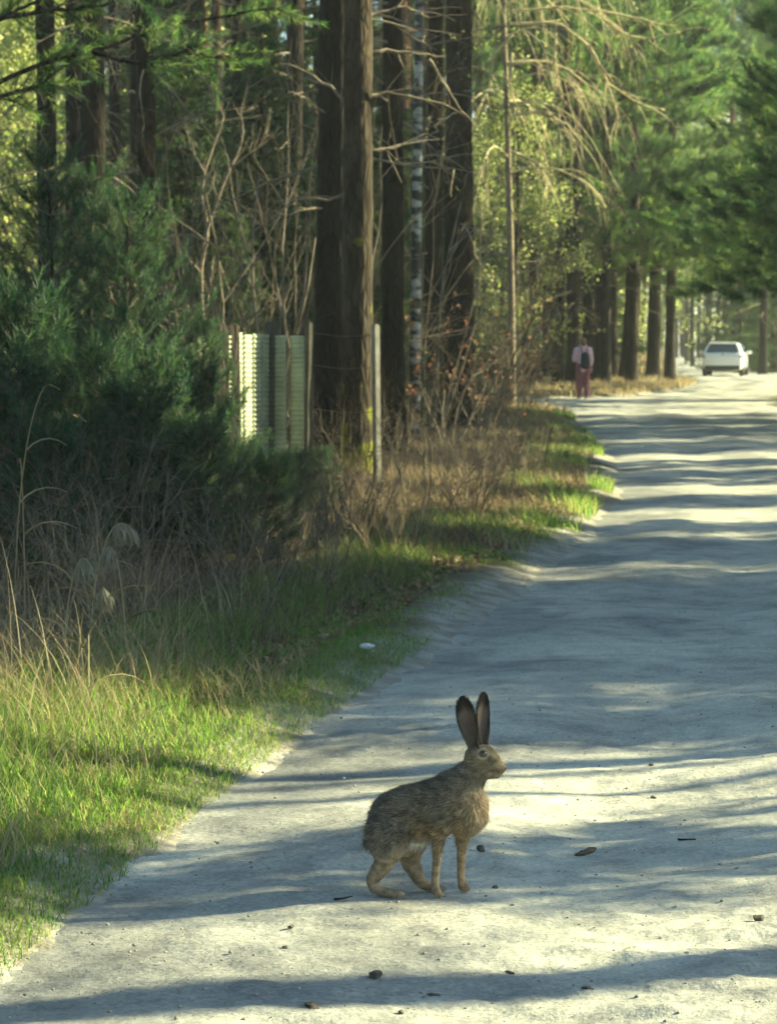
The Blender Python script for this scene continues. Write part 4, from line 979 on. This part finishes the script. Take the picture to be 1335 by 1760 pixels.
# ------------------------------------------------------------------ the hare
U = 1992.5                      # tracing units per metre
def hp(c):                      # (right, down, away, radius) in tracing units -> metres
    r = list(c)
    out = [(r[0] - 567) / U, r[2] / U, (1261 - r[1]) / U, r[3] / U]
    if len(r) > 4: out += r[4:7]
    return out
Yb = (1, .80, 1)
def tr_(ch, s=(1, 1, 1)): return [hp(tuple(c) + tuple(s)) for c in ch]
chains = [
    tr_([(352, 868, 0, 122), (395, 798, 0, 142), (470, 766, 0, 143), (560, 752, 0, 148), (650, 738, 0, 160), (735, 738, -5, 166), (778, 748, -10, 156)], (1, .78, 1)),
    tr_([(735, 676, 0, 144), (790, 618, -8, 112), (842, 553, -15, 88), (875, 500, -22, 82)], (1, .85, 1)),
    tr_([(828, 800, -10, 104), (800, 838, -10, 92)], (1, .85, 1)),
    tr_([(868, 462, -26, 78), (905, 462, -32, 76), (940, 488, -40, 63), (972, 513, -47, 48), (1000, 520, -52, 33)], (1, .82, 1)),
    tr_([(880, 515, -28, 70), (930, 540, -38, 48), (980, 556, -47, 27)], (1, .8, 1)),
    # near hind leg: haunch, knee, shank to the hock, long foot
    tr_([(335, 880, -62, 112), (385, 890, -78, 95), (425, 915, -88, 64)], (1, .7, 1)),
    tr_([(330, 905, -55, 105), (328, 975, -66, 80), (350, 1010, -80, 62)], (1, .75, 1)),
    tr_([(425, 915, -88, 62), (388, 980, -90, 64), (345, 1045, -88, 60), (298, 1108, -84, 49), (264, 1158, -82, 37)]),
    tr_([(258, 1158, -82, 32), (275, 1205, -82, 31), (325, 1228, -86, 30), (390, 1235, -92, 26), (432, 1240, -96, 20)]),
    # far hind leg
    tr_([(440, 900, 60, 115), (500, 955, 72, 88), (478, 1035, 80, 70), (490, 1100, 80, 54), (522, 1160, 80, 43), (540, 1205, 80, 32)]),
    tr_([(540, 1205, 80, 32), (590, 1232, 76, 28), (640, 1238, 72, 23), (675, 1242, 70, 18)]),
    # belly
    tr_([(480, 880, 10, 105), (540, 890, 10, 95), (620, 860, 0, 90)], (1, .8, 1)),
    # near fore leg
    tr_([(665, 830, -75, 78), (648, 895, -85, 42), (640, 975, -88, 30), (630, 1080, -90, 26), (624, 1175, -90, 24), (630, 1228, -92, 27), (652, 1240, -98, 20)]),
    # far fore leg
    tr_([(800, 850, 60, 88), (788, 920, 66, 44), (780, 1000, 68, 30), (776, 1090, 68, 25), (775, 1175, 68, 24), (785, 1226, 64, 29), (812, 1240, 58, 20)]),
    tr_([(262, 930, 0, 42), (240, 965, -5, 30)]),
]
hare = empty('hare', (gnd(730, 1538, -.02).x, gnd(730, 1538, -.02).y, 0))
hz = float(road_h(np.array([hare.location.x]), np.array([hare.location.y]))[0]); hare.location.z = hz
tag(hare, 'brown hare standing with raised black-tipped ears on the dirt road', 'hare')
hme = body_mesh('body', chains, .0045, 7)
V = verts(hme); N = vnorm(hme)
def hare_col(V, N, rg):
    cx = V[:, 0] * U + 567; cy = 1261 - V[:, 2] * U; yd = V[:, 1] * U
    n = len(V); c = np.tile(np.array((.165, .148, .118)), (n, 1))
    def mix(mask, colr): c[:] = c * (1 - mask[:, None]) + np.array(colr) * mask[:, None]
    ss = lambda a, b_, x: np.clip((x - a) / (b_ - a), 0, 1) ** 2 * (3 - 2 * np.clip((x - a) / (b_ - a), 0, 1))
    mix(ss(420, 280, cx) * ss(700, 760, cy) * .8, (.13, .125, .115))                 # grey rump
    mix(ss(760, 900, cy) * ss(400, 560, cx) * .85, (.25, .185, .105))                # warm lower flank
    mix(ss(640, 860, cx) * ss(560, 720, cy), (.25, .20, .13))                       # shoulder and chest
    mix(ss(820, 940, cx) * ss(600, 700, cy), (.42, .32, .20))                        # breast front
    mix(ss(-.2, -.75, N[:, 2]) * ss(880, 930, cy) * ss(400, 470, cx) * ss(720, 640, cx), (.62, .58, .50))   # white belly
    mix(ss(930, 990, cy) * (yd > 20) * ss(600, 560, cx) * .7, (.46, .42, .34))       # inner far thigh
    mix(ss(960, 1030, cy), (.29, .225, .15))                                        # legs
    mix(ss(930, 1040, cy) * ss(700, 740, cx), (.38, .26, .14))                       # far fore leg, its sunlit ochre put into the colour
    mix(ss(880, 1000, cy) * ss(480, 400, cx) * ss(330, 400, cx) * .6, (.36, .28, .17))  # paler thigh front
    hd = ss(600, 560, cy) * ss(780, 830, cx)
    mix(hd, (.17, .145, .10))
    mix(hd * ss(930, 1000, cx), (.24, .19, .12))
    mix(hd * ss(525, 560, cy) * ss(900, 940, cx), (.27, .24, .18))                    # pale chin
    e = np.hypot(cx - 897, (cy - 434) * 1.15); mix(hd * ss(42, 34, e) * ss(22, 26, e) * .6, (.40, .35, .25))   # pale eye ring
    nz = vnoise(cx * .03, cy * .05 + yd * .02, 5) + .6 * vnoise(cx * .09, cy * .14 + yd * .05, 6)
    c *= (1 + .75 * nz)[:, None]
    lum = c @ np.array((.3, .55, .15)); c[:] = c * .84 + lum[:, None] * np.array((.16, .16, .155))
    return np.clip(c * np.array((1.24, 1.18, 1.10)), .01, .9)
set_col(hme, hare_col(V, N, rng) * .8)
fur_m = attr_mat('hare fur', .85, .12)
body = link('body', hme, fur_m, hare)
# coat: short strands lying back along the body
tri = []
hme.calc_loop_triangles()
T = np.zeros(len(hme.loop_triangles) * 3, np.int32); hme.loop_triangles.foreach_get('vertices', T); T = T.reshape(-1, 3)
ar = np.linalg.norm(np.cross(V[T[:, 1]] - V[T[:, 0]], V[T[:, 2]] - V[T[:, 0]]), axis=1)
n = 75000; ti = rng.choice(len(T), n, p=ar / ar.sum()); r1 = np.sqrt(rng.random(n)); r2 = rng.random(n)
w3 = np.stack([1 - r1, r1 * (1 - r2), r1 * r2], -1)
Pf = (V[T[ti]] * w3[..., None]).sum(1); Nf = (N[T[ti]] * w3[..., None]).sum(1); Nf /= np.linalg.norm(Nf, axis=1)[:, None] + 1e-9
cx = Pf[:, 0] * U + 567; cy = 1261 - Pf[:, 2] * U
flow = np.tile(np.array((-1., 0, -.35)), (n, 1)); lg = np.clip((cy - 900) / 120, 0, 1)[:, None]
flow = flow * (1 - lg) + np.array((0, 0, -1.)) * lg
chst = (np.clip((cx - 760) / 100, 0, 1) * np.clip((cy - 560) / 80, 0, 1))[:, None]; flow = flow * (1 - chst) + np.array((-.1, 0, -1.)) * chst
D = flow - Nf * (flow * Nf).sum(1)[:, None]; D /= np.linalg.norm(D, axis=1)[:, None] + 1e-9
D = D + Nf * (.30 + .25 * rng.random(n))[:, None] + (rng.random((n, 3)) - .5) * .35; D /= np.linalg.norm(D, axis=1)[:, None]
Ln = (.0115 - .0068 * np.clip((cy - 960) / 80, 0, 1)) * (.6 + .7 * rng.random(n)); Ln *= np.where((cy < 590) & (cx > 790), .42, 1); Ln *= np.where(np.hypot(cx - 897, cy - 434) < 30, .05, 1)
S = np.cross(D, Nf); S /= np.linalg.norm(S, axis=1)[:, None] + 1e-9
wd = .0011
Vf = np.stack([Pf - Nf * .001 - S * wd / 2, Pf - Nf * .001 + S * wd / 2, Pf + D * Ln[:, None]], 1).reshape(-1, 3)
cf = hare_col(Pf, Nf, rng); g = rng.random(n)[:, None]
cf = cf * (.55 + 1.0 * g); dark = (rng.random(n) < .22) & (cy < 930); cf[dark] *= .35
cc = np.repeat(cf, 3, 0); cc[2::3] *= 1.15
fur = link('fur', np_mesh('fur', Vf, np.arange(3 * n).reshape(-1, 3), colr=np.clip(cc, .005, .9)), fur_m, hare); fur['kind'] = 'stuff'
# longer guard hairs breaking the outline
gi = rng.choice(n, 9000, replace=False); gi = gi[cy[gi] < 1000]
Dg = D[gi] * .8 + Nf[gi] * .45; Dg /= np.linalg.norm(Dg, axis=1)[:, None]; Lg = (.016 + .010 * rng.random(len(gi))) * np.where((cy[gi] < 590) & (cx[gi] > 790), .4, 1) * np.where(np.hypot(cx[gi] - 897, cy[gi] - 434) < 45, .05, 1)
Vg = np.stack([Pf[gi] - S[gi] * .0005, Pf[gi] + S[gi] * .0005, Pf[gi] + Dg * Lg[:, None]], 1).reshape(-1, 3)
cg_ = np.repeat(cf[gi] * np.where(rng.random(len(gi)) < .5, .4, 1.5)[:, None], 3, 0)
gh = link('guard_hair', np_mesh('guard_hair', Vg, np.arange(len(Vg)).reshape(-1, 3), colr=np.clip(cg_, .01, .8)), fur_m, hare); gh['kind'] = 'stuff'
# ears: cupped leaves with dark tips
def ear(base, tip, wid, open_dir, name='ear'):
    A = np.array(hp(base + (1,))[:3]); B = np.array(hp(tip + (1,))[:3]); ax = B - A; L = np.linalg.norm(ax); ax /= L
    od = np.array(open_dir, float); od -= ax * od.dot(ax); od /= np.linalg.norm(od); sd = np.cross(ax, od)
    nu, nv = 26, 15; Vv = []; Cc = []
    for i in range(nu):
        t = i / (nu - 1)
        hw = wid * (np.interp(t, [0, .12, .35, .6, .8, .92, 1], [.46, .50, .86, 1.0, .86, .55, .06])) / 2
        cup = np.interp(t, [0, .25, .6, 1], [2.1, 1.75, 1.15, .7])
        ctr = A + ax * L * t - od * .012 * math.sin(t * 3.14) 
        for j in range(nv):
            a = (j / (nv - 1) - .5) * 2 * cup; rr = hw / math.sin(min(cup, 1.57)) 
            Vv.append(ctr + sd * rr * math.sin(a) + od * rr * (1 - math.cos(a)) * .8)
            s_ = abs(j / (nv - 1) - .5) * 2
            base_c = np.array((.085, .072, .058)); inn = np.array((.095, .075, .066))
            cc_ = inn * (1 - s_ ** 2) + base_c * s_ ** 2
            k = np.clip((t - .72 + .12 * s_) / .14, 0, 1); k2 = np.clip((s_ - .72) / .2, 0, 1) * np.clip((t - .25) / .2, 0, 1) * .8
            cc_ = cc_ * (1 - max(k, k2)) + np.array((.012, .011, .011)) * max(k, k2)
            Cc.append(cc_ * (1 + .3 * (random.random() - .5)))
    i = np.arange(nu - 1)[:, None] * nv + np.arange(nv - 1)[None]
    me = np_mesh(name, np.array(Vv), None, np.stack([i, i + 1, i + nv + 1, i + nv], -1).reshape(-1, 4), colr=np.clip(Cc, .005, .9), smooth=True)
    o = link(name, me, fur_m, hare); sm = o.modifiers.new('thickness', 'SOLIDIFY'); sm.thickness = .0035; sm.offset = -1
    ss_ = o.modifiers.new('round', 'SUBSURF'); ss_.levels = ss_.render_levels = 1
    # fine fringe of hairs on rim and back
    P = np.array(Vv).reshape(nu, nv, 3); q = []; cl = []
    C = np.array(Cc).reshape(nu, nv, 3)
    for k in range(1500):
        a_, b_ = random.randint(1, nu - 2), random.choice((0, nv - 1, random.randint(0, nv - 1)))
        p = P[a_, b_] + (rng.random(3) - .5) * .006; d = unit(ax * .9 + (rng.random(3) - .5) * .8 - od * .25) * random.uniform(.004, .009); s_ = unit(np.cross(d, od)) * .0005
        p = p - od * .004
        q += [p - s_, p + s_, p + d]; cl += [C[a_, b_] * random.uniform(.5, 1.3)] * 3
    o2 = link('ear_fur', np_mesh('ear_fur', np.array(q), np.arange(len(q)).reshape(-1, 3), colr=np.clip(cl, .005, .9)), fur_m, o); o2['kind'] = 'stuff'
ear((845, 425, -50), (776, 104, -70), .054, (.25, -1, 0))
ear((892, 415, -5), (905, 88, 0), .052, (.75, -.75, 0))
# eye
def ball(name, c, r, mat, parent, sc=(1, 1, 1)):
    bm = bmesh.new(); bmesh.ops.create_uvsphere(bm, u_segments=20, v_segments=12, radius=r); me = bpy.data.meshes.new(name); bm.to_mesh(me); bm.free()
    me.polygons.foreach_set('use_smooth', np.ones(len(me.polygons), bool)); o = link(name, me, mat, parent); o.location = c; o.scale = sc; return o
eye_m = solid('hare eye amber', (.045, .024, .010), .08, .6, coat=.6); pup_m = solid('hare pupil', (.004, .004, .004), .05, .6, coat=1)
ec = np.array(hp((897, 434, -88, 1))[:3])
def surf_y(cx_, cy_):
    d2 = (V[:, 0] * U + 567 - cx_) ** 2 + (1261 - V[:, 2] * U - cy_) ** 2
    return V[d2 < 14 ** 2][:, 1].min()
ec[1] = surf_y(897, 434) + .0035
ey = ball('eye', ec, .0105, eye_m, hare, (1, .8, .95)); ball('pupil', (0.0008, -.0056, 0.0002), .0068, pup_m, ey, (1, .8, 1))
nc = np.array(hp((1022, 520, -56, 1))[:3]); ball('nose', nc, .008, solid('hare nose', (.09, .05, .045), .5, .3), hare, (.8, 1, .6))
wk = MB()
for k in range(9):
    p = np.array(hp((985 + 8 * (k % 3), 530 + 5 * (k // 3), -60 - 20, 1))[:3]); p[1] = surf_y(985, 532) - .0005
    wk.tube(bent(p, (.5 - .35 * (k % 3), -.6, -.1 - .15 * (k // 3)), random.uniform(.04, .065), 5, (0, 0, -.4), .06), np.linspace(.0003, .00012, 6), 3)
wk.build('whiskers', solid('whiskers', (.22, .20, .18), .5), hare)
hare.scale = (1.012,) * 3

# ------------------------------------------------------------------ the walker
pd = 73.5; pg = gnd(1001, 686); pd = pg.y
pe = empty('person', (pg.x, pg.y, float(max(land_h(np.array([pg.x]), np.array([pg.y]))[0], road_h(np.array([pg.x]), np.array([pg.y]))[0]))), R(12), .97)
tag(pe, 'person in pink jacket and dusky rose trousers walking on the road edge', 'person')
skin = solid('skin', (.45, .27, .19), .6, .3, var=.05)
def pc(ch): return [tuple(c) for c in ch]
H_torso = [(0, 0, .92, .135, 1.15, .80, 1), (0, 0, 1.05, .125, 1.1, .78, 1), (0, 0, 1.22, .14, 1.2, .75, 1), (0, 0, 1.33, .125, 1.45, .75, 1), (0, .0, 1.39, .085, 1.5, .8, 1)]
H_head = [(0, 0, 1.38, .052), (0, .01, 1.45, .05), (0, .015, 1.50, .075, .85, 1, 1), (0, .01, 1.54, .098, .80, .95, 1.08), (0, .0, 1.56, .096, .80, .95, 1.05)]
def full(ch): return [tuple(c) if len(c) == 7 else tuple(c) + (1, 1, 1) for c in ch]
def leg(s, y0, yk, ya): return [(s * .085, 0, .90, .095), (s * .09, yk, .50, .062), (s * .09, yk - .01, .40, .058), (s * .09, ya, .09, .038)]
legL = leg(-1, 0, .05, .03); legR = leg(1, 0, -.02, -.10)
armR = [(.185, 0, 1.35, .055), (.225, -.03, 1.10, .042), (.225, .0, .98, .034), (.225, .03, .86, .026)]
armL = [(-.185, 0, 1.35, .055), (-.245, .0, 1.10, .042), (-.20, .13, 1.06, .034), (-.10, .22, 1.12, .026)]
def hand(c, d):
    c = np.array(c); d = unit(d); sdv = unit(np.cross(d, (0, 1, .2))); chs = [[(*c, .026), (*(c + d * .07), .030)]]
    for k, l in enumerate((.055, .065, .062, .05)):
        b0 = c + d * .08 + sdv * (k - 1.5) * .017; chs.append([(*b0, .0095), (*(b0 + d * l * .5 + np.array((0, .01, 0))), .009), (*(b0 + d * l + np.array((0, .03, 0))), .008)])
    chs.append([(*(c + d * .03 + sdv * .03), .011), (*(c + d * .06 + sdv * .05), .010), (*(c + d * .085 + sdv * .052), .009)])
    return [full(x) for x in chs]
face = [full([(0, .115, 1.53, .014), (0, .105, 1.545, .012)]), full([(.078, .0, 1.53, .02, .5, 1, 1.3), (.08, -.005, 1.54, .018, .5, 1, 1.3)]), full([(-.078, .0, 1.53, .02, .5, 1, 1.3), (-.08, -.005, 1.54, .018, .5, 1, 1.3)])]
pb = body_mesh('body', [full(H_torso), full(H_head), full(legL), full(legR), full(armR), full(armL)] + face + hand(armR[-1][:3], (0, .1, -1)) + hand(armL[-1][:3], (.9, .4, .2)), .010, 3, sub=2)
link('body', pb, skin, pe)
def puff(ch, k): return [tuple(c[:3]) + (c[3] + k,) + tuple(c[4:]) for c in full(ch)]
jk = body_mesh('jacket', [puff(H_torso[:], .03), puff([(.185, 0, 1.35, .055), (.225, -.03, 1.10, .042), (.225, .0, .97, .036)], .024), puff(armL[:2] + [(-.205, .12, 1.065, .034), (-.13, .19, 1.10, .028)], .022), puff([(0, 0, .86, .14, 1.2, .85, 1), (0, 0, .92, .14, 1.15, .85, 1)], .02)], .012, 4, sub=2)
link('jacket', jk, solid('pink jacket', (.82, .52, .64), .8, .2, var=.12, vs=12), pe)
tz = body_mesh('trousers', [puff(legL, .032), puff(legR, .032), full([(0, 0, .88, .135, 1.15, .85, 1), (0, 0, .96, .13, 1.15, .85, 1)])], .012, 4, sub=2)
link('trousers', tz, solid('rose trousers', (.30, .11, .14), .85, .2, var=.15, vs=10), pe)
hair = body_mesh('hair', [full([(0, -.035, 1.585, .088, .95, 1, 1), (0, -.05, 1.52, .085, .95, .9, 1)]), full([(0, -.09, 1.57, .05), (0, -.12, 1.56, .045)]), full([(0, 0, 1.625, .06, 1.1, 1.2, .6), (0, -.04, 1.62, .07, 1.1, 1.1, .6)])], .010, 3, sub=2)
link('hair', hair, solid('brown hair', (.16, .10, .05), .6, .3, var=.3, vs=40), pe)
for s, yy in ((-1, .03), (1, -.10)):
    sh = body_mesh('shoe', [full([(s * .09, yy - .04, .05, .042, 1, 1, .9), (s * .09, yy + .06, .04, .042, 1, 1, .8), (s * .09, yy + .15, .034, .036, 1, 1, .7)])], .008, 3, sub=2)
    link('shoe', sh, solid('white shoes', (.75, .72, .68), .7, .2), pe)
bk = empty('backpack', (0, 0, 0)); bk.location = pe.location; bk.rotation_euler = pe.rotation_euler; bk.scale = pe.scale
tag(bk, 'dark navy backpack worn over the pink jacket', 'backpack')
bag_m = solid('dark navy cloth', (.025, .03, .045), .85, .2, var=.3, vs=20)
bb = body_mesh('bag', [full([(0, -.20, 1.20, .10, 1.15, .75, 1), (0, -.22, 1.05, .115, 1.15, .8, 1), (0, -.23, .92, .11, 1.15, .8, 1)])], .012, 4, sub=2); link('bag', bb, bag_m, bk)
for s in (-1, 1):
    st = MB(); st.tube([(s * .07, -.16, 1.27), (s * .10, -.12, 1.42), (s * .12, .02, 1.47), (s * .12, .13, 1.36), (s * .13, .15, 1.2), (s * .14, .05, 1.02), (s * .12, -.14, .95)], .016, 5); st.build('strap', bag_m, bk)

# ------------------------------------------------------------------ the white car
cg = gnd(1240, 646); cr = empty('car', (cg.x, cg.y, float(road_h(np.array([cg.x]), np.array([cg.y]))[0])), R(-11))
tag(cr, 'white hatchback car driving away on the sunlit end of the road', 'car')
paint = solid('white car paint', (.88, .88, .86), .3, .5, coat=.8); glass = solid('dark tinted glass', (.03, .05, .05), .06, .6, coat=.5)
black = solid('black trim', (.02, .02, .02), .6, .3); rubber = solid('tyre rubber', (.02, .02, .02), .9, .2); rim_m = solid('alloy rim', (.5, .5, .5), .3, .5, metal=.8)
tail = solid('tail lamp red', (.35, .04, .03), .2, .5, coat=.5); plate_m = solid('number plate', (.75, .75, .72), .5); chrome = solid('chrome', (.6, .6, .6), .15, .5, metal=1)
ST = [(0.0, .62, .80, .45), (.05, .84, .93, .30), (.18, .88, 1.02, .24), (.42, .895, 1.24, .22), (.66, .90, 1.42, .22), (1.0, .90, 1.475, .22), (1.8, .90, 1.49, .22), (2.5, .90, 1.45, .22), (2.95, .895, 1.22, .22), (3.3, .89, 1.02, .22), (3.9, .87, .93, .24), (4.2, .82, .82, .28), (4.35, .66, .66, .36)]
belt = .98
def sec(w, top, bot):
    b_ = min(belt, top - .04); P = [(0, bot), (w * .8, bot), (w * .96, bot + .08), (w, bot + .28), (w * 1.0, (b_ + bot) / 2 + .12), (w * .965, b_)]
    if top > belt + .04:
        k = (top - belt) / .5
        P += [(w * (.965 - .10 * k), b_ + (top - b_) * .45), (w * (.965 - .215 * k), b_ + (top - b_) * .85), (w * (.76 - .14 * k), top - .02), (w * .35, top), (0, top + .005)]
    else: P += [(w * .93, b_ + (top - b_) * .5), (w * .86, b_ + (top - b_) * .8), (w * .7, top - .01), (w * .35, top), (0, top + .005)]
    return P
Vc = []
for y, w, top, bot in ST:
    P = sec(w, top, bot); full_ = P + [(-x, z) for x, z in P[-2:0:-1]]; Vc += [(x, y, z) for x, z in full_]
k = 20; nS = len(ST); Fq = [(i * k + j, (i + 1) * k + j, (i + 1) * k + (j + 1) % k, i * k + (j + 1) % k) for i in range(nS - 1) for j in range(k)]
me = bpy.data.meshes.new('body'); me.from_pydata(Vc, [], Fq + [tuple(range(k)), tuple(range((nS - 1) * k, nS * k))[::-1]]); me.update()
bmx = bmesh.new(); bmx.from_mesh(me); bmesh.ops.recalc_face_normals(bmx, faces=bmx.faces); bmx.to_mesh(me); bmx.free()
me.polygons.foreach_set('use_smooth', np.ones(len(me.polygons), bool)); cb = link('body', me, paint, cr)
ss_ = cb.modifiers.new('round', 'SUBSURF'); ss_.levels = ss_.render_levels = 2
def sheet(name, P, mat, parent, th=.012):
    me = bpy.data.meshes.new(name); me.from_pydata(P, [], [tuple(range(len(P)))]); o = link(name, me, mat, parent)
    s_ = o.modifiers.new('thickness', 'SOLIDIFY'); s_.thickness = th; s_.offset = 0; return o
sheet('rear_window', [(-.66, .165, 1.03), (.66, .165, 1.03), (.69, .20, 1.06), (.57, .52, 1.36), (.50, .555, 1.39), (-.50, .555, 1.39), (-.57, .52, 1.36), (-.69, .20, 1.06)], glass, cr, .03)
for s in (-1, 1):
    sheet('side_window', [(s * .885, .75, 1.02), (s * .885, 1.75, 1.02), (s * .80, 1.75, 1.36), (s * .79, .95, 1.36)], glass, cr, .03)
    sheet('side_window', [(s * .885, 1.82, 1.02), (s * .885, 2.85, 1.02), (s * .80, 2.45, 1.34), (s * .80, 1.82, 1.36)], glass, cr, .03)
    t_ = MB(); t_.add([(s * .46, .055, .86), (s * .80, .075, .90), (s * .86, .20, .95), (s * .86, .20, .80), (s * .80, .07, .78), (s * .50, .045, .79)], [(0, 1, 4), (0, 4, 5), (1, 2, 3), (1, 3, 4)])
    o = t_.build('tail_light', tail, cr); s2 = o.modifiers.new('thickness', 'SOLIDIFY'); s2.thickness = .05; s2.offset = 0
    mm = MB(); mm.box((s * 1.0, 2.6, 1.02), (.20, .10, .14)); o = mm.build('mirror', paint, cr); bv = o.modifiers.new('bevel', 'BEVEL'); bv.width = .03; bv.segments = 3
    for y in (.78, 3.42):
        wh = empty('wheel', (s * .79, y, .315)); wh.parent = cr
        t_ = MB(); a = np.linspace(0, 2 * math.pi, 29)
        prof = [(-.10, .20), (-.10, .29), (-.07, .315), (.07, .315), (.10, .29), (.10, .20)]
        for (x0, r0), (x1, r1_) in zip(prof[:-1], prof[1:]):
            ring = lambda x_, r_: np.stack([np.full(29, x_), r_ * np.cos(a), r_ * np.sin(a)], -1)
            i = np.arange(28); t_.add(np.vstack([ring(x0, r0), ring(x1, r1_)]), None, np.stack([i, i + 1, i + 30, i + 29], -1))
        t_.build('tyre', rubber, wh, smooth=True)
        t_ = MB(); t_.tube([(s * .06, 0, 0), (s * .085, 0, 0)], (.205, .195), 24)
        for q in range(5): an = q * 1.2566; t_.box((s * .09, .1 * math.cos(an), .1 * math.sin(an)), (.02, .2, .05), Matrix.Rotation(an, 3, 'X'))
        t_.build('rim', rim_m, wh)
mm = MB(); mm.box((0, .02, .36), (1.50, .10, .20)); o = mm.build('bumper', black, cr); bv = o.modifiers.new('bevel', 'BEVEL'); bv.width = .04; bv.segments = 3
mm = MB(); mm.box((0, .015, .70), (.52, .02, .12)); mm.build('number_plate', plate_m, cr)
mm = MB(); mm.box((0, .035, .80), (.60, .02, .03)); mm.build('trim_strip', chrome, cr)
bm_ = MB(); bm_.tube([(0, .075, .92), (0, .055, .92)], .05, 14); bm_.build('emblem', chrome, cr)
sp_ = MB(); sp_.box((0, .60, 1.44), (1.16, .22, .03), Matrix.Rotation(.12, 3, 'X')); o = sp_.build('roof_spoiler', paint, cr)

# ------------------------------------------------------------------ small things on road and verge
def stone(px, py, w, h, label, mat='stone', seed=0, cat='stone', name='stone', group=None):
    g = gnd(px, py, -.02); z = float(road_h(np.array([g.x]), np.array([g.y]))[0])
    bm = bmesh.new(); r_ = np.random.default_rng(seed)
    for q_ in range(1 if mat == 'stone' else 6):                      # a clod is a cluster of lumps
        c0 = np.zeros(3) if q_ == 0 else np.array((r_.normal() * .55, r_.normal() * .4, -.25)); rad = 1.0 if mat == 'stone' else .35 + .45 * r_.random()
        vs = bmesh.ops.create_icosphere(bm, subdivisions=3, radius=1)['verts']
        pl = r_.normal(size=(12, 3)); pl /= np.linalg.norm(pl, axis=1)[:, None]; dd = .45 + .35 * r_.random(12)
        for v in vs:
            p_ = np.array(v.co)
            for q, e in zip(pl, dd):
                k_ = p_.dot(q) - e
                if k_ > 0: p_ = p_ - q * k_ * .95
            v.co = (p_ * (1 + .12 * (r_.random() - .5)) * rad + c0) * 1.2
    me = bpy.data.meshes.new(name); bm.to_mesh(me); bm.free()
    o = link(name, me, M[mat]); s_ = w / F * g.y / 2; o.scale = (s_, s_ * .8, max(h / F * g.y * .55, .004)); o.location = (g.x, g.y, z + o.scale.z * .6); o.rotation_euler = (0, 0, r_.random() * 6)
    tag(o, label, cat, group)
for i, a in enumerate([
    (645, 1676, 26, 15, 'dark rounded stone lying in the narrow shadow stripe'), (1303, 1590, 24, 16, 'dark chip of stone alone on sunlit sand right of the hare'),
    (1010, 1457, 36, 10, 'flat dark clod on the shaded road level with the hare legs', 'clod'), (535, 1730, 34, 10, 'crumbly brown clod on sunlit sand before the shadow stripe', 'clod'),
    (826, 1471, 18, 12, 'small dark stone just right of the hare fore legs'), (850, 1524, 12, 7, 'dark pebble right of the hare fore paw'),
    (500, 1596, 12, 8, 'small pale pebble on the sunlit strip left of the hare feet'), (490, 1631, 10, 7, 'tiny pebble between the sunlit strip and the shadow stripe'),
    (1118, 1316, 10, 6, 'dark pebble in the sunlit streak right of the hare head'), (878, 1658, 16, 7, 'brown clod near the edge of the narrow shadow stripe', 'clod'),
    (740, 1700, 24, 7, 'flat brown clod just beyond the narrow shadow stripe', 'clod'), (1010, 1698, 16, 6, 'small clod on the rough gritty sand patch', 'clod'),
    (1122, 1367, 12, 6, 'small brown pebble beyond the shaded clod'), (690, 1735, 12, 8, 'pebble beside the crumbly brown clod')]):
    stone(*a[:5], mat=a[5] if len(a) > 5 else 'stone', seed=i + 3)
# stray grit, far too much to count
n = 5200; y = 6.2 + 16 * rng.random(n) ** 1.8; x = XL(y) + .05 + 5 * rng.random(n) ** 1.2; z = road_h(x, y)
bm = bmesh.new(); bmesh.ops.create_icosphere(bm, subdivisions=1, radius=1); tv = np.array([v.co[:] for v in bm.verts]) * (1, .8, .6); tf = np.array([[v.index for v in f_.verts] for f_ in bm.faces]); bm.free()
mb_ = MB(); mb_.scat((tv, tf), np.stack([x, y, z + .001], -1), frames(np.tile((0., 0, 1), (n, 1)) + (rng.random((n, 3)) - .5) * .4), .002 + .006 * rng.random(n) ** 4)
tag(mb_.build('gravel', solid('road grit', (.30, .28, .24), .9, .2, var=.4, vs=25)), 'fine grit strewn over the dirt road', 'gravel', kind='stuff')
# crumpled paper
g = gnd(630, 1124); bm = bmesh.new(); bmesh.ops.create_icosphere(bm, subdivisions=3, radius=1); r_ = np.random.default_rng(4)
for v in bm.verts: v.co = Vector(np.array(v.co) * (.65 + .6 * r_.random()))
me = bpy.data.meshes.new('paper_scrap'); bm.to_mesh(me); bm.free(); o = link('paper_scrap', me, solid('white paper', (.75, .75, .73), .8, .2)); o.scale = (.035, .025, .014); o.location = (g.x, g.y, lh(g.x, g.y) + .03)
tag(o, 'crumpled white paper scrap in the shaded verge grass', 'litter')
# dead twigs on the road
for i, (px, py, L, a, lab) in enumerate(((590, 1540, .055, .1, 'short dark twig on the shaded road left of the hare'), (1180, 1432, .06, -.3, 'thin dark twig on the shaded road beyond the flat clod'))):
    g = gnd(px, py); z = float(road_h(np.array([g.x]), np.array([g.y]))[0]); b = MB(); b.tube(bent((g.x - L / 2, g.y, z + .006), (1, a, 0), L, 5, jit=.2), np.linspace(.004, .002, 6), 5); tag(b.build('twig', M['darkbark']), lab, 'twig')

# ------------------------------------------------------------------ haze
HAZE = 0.0006
if HAZE:
    hb = MB(); hb.box((0, 160, 13), (260, 380, 30)); 
    m, t, out = nt('haze air'); v = nd(t, 'ShaderNodeVolumePrincipled'); v.inputs['Density'].default_value = HAZE; v.inputs['Color'].default_value = (.95, .97, .92, 1); v.inputs['Anisotropy'].default_value = .3
    t.links.new(v.outputs[0], out.inputs['Volume'])
    o = hb.build('haze', m); tag(o, 'thin bright haze filling the air above the road', 'haze', kind='stuff')
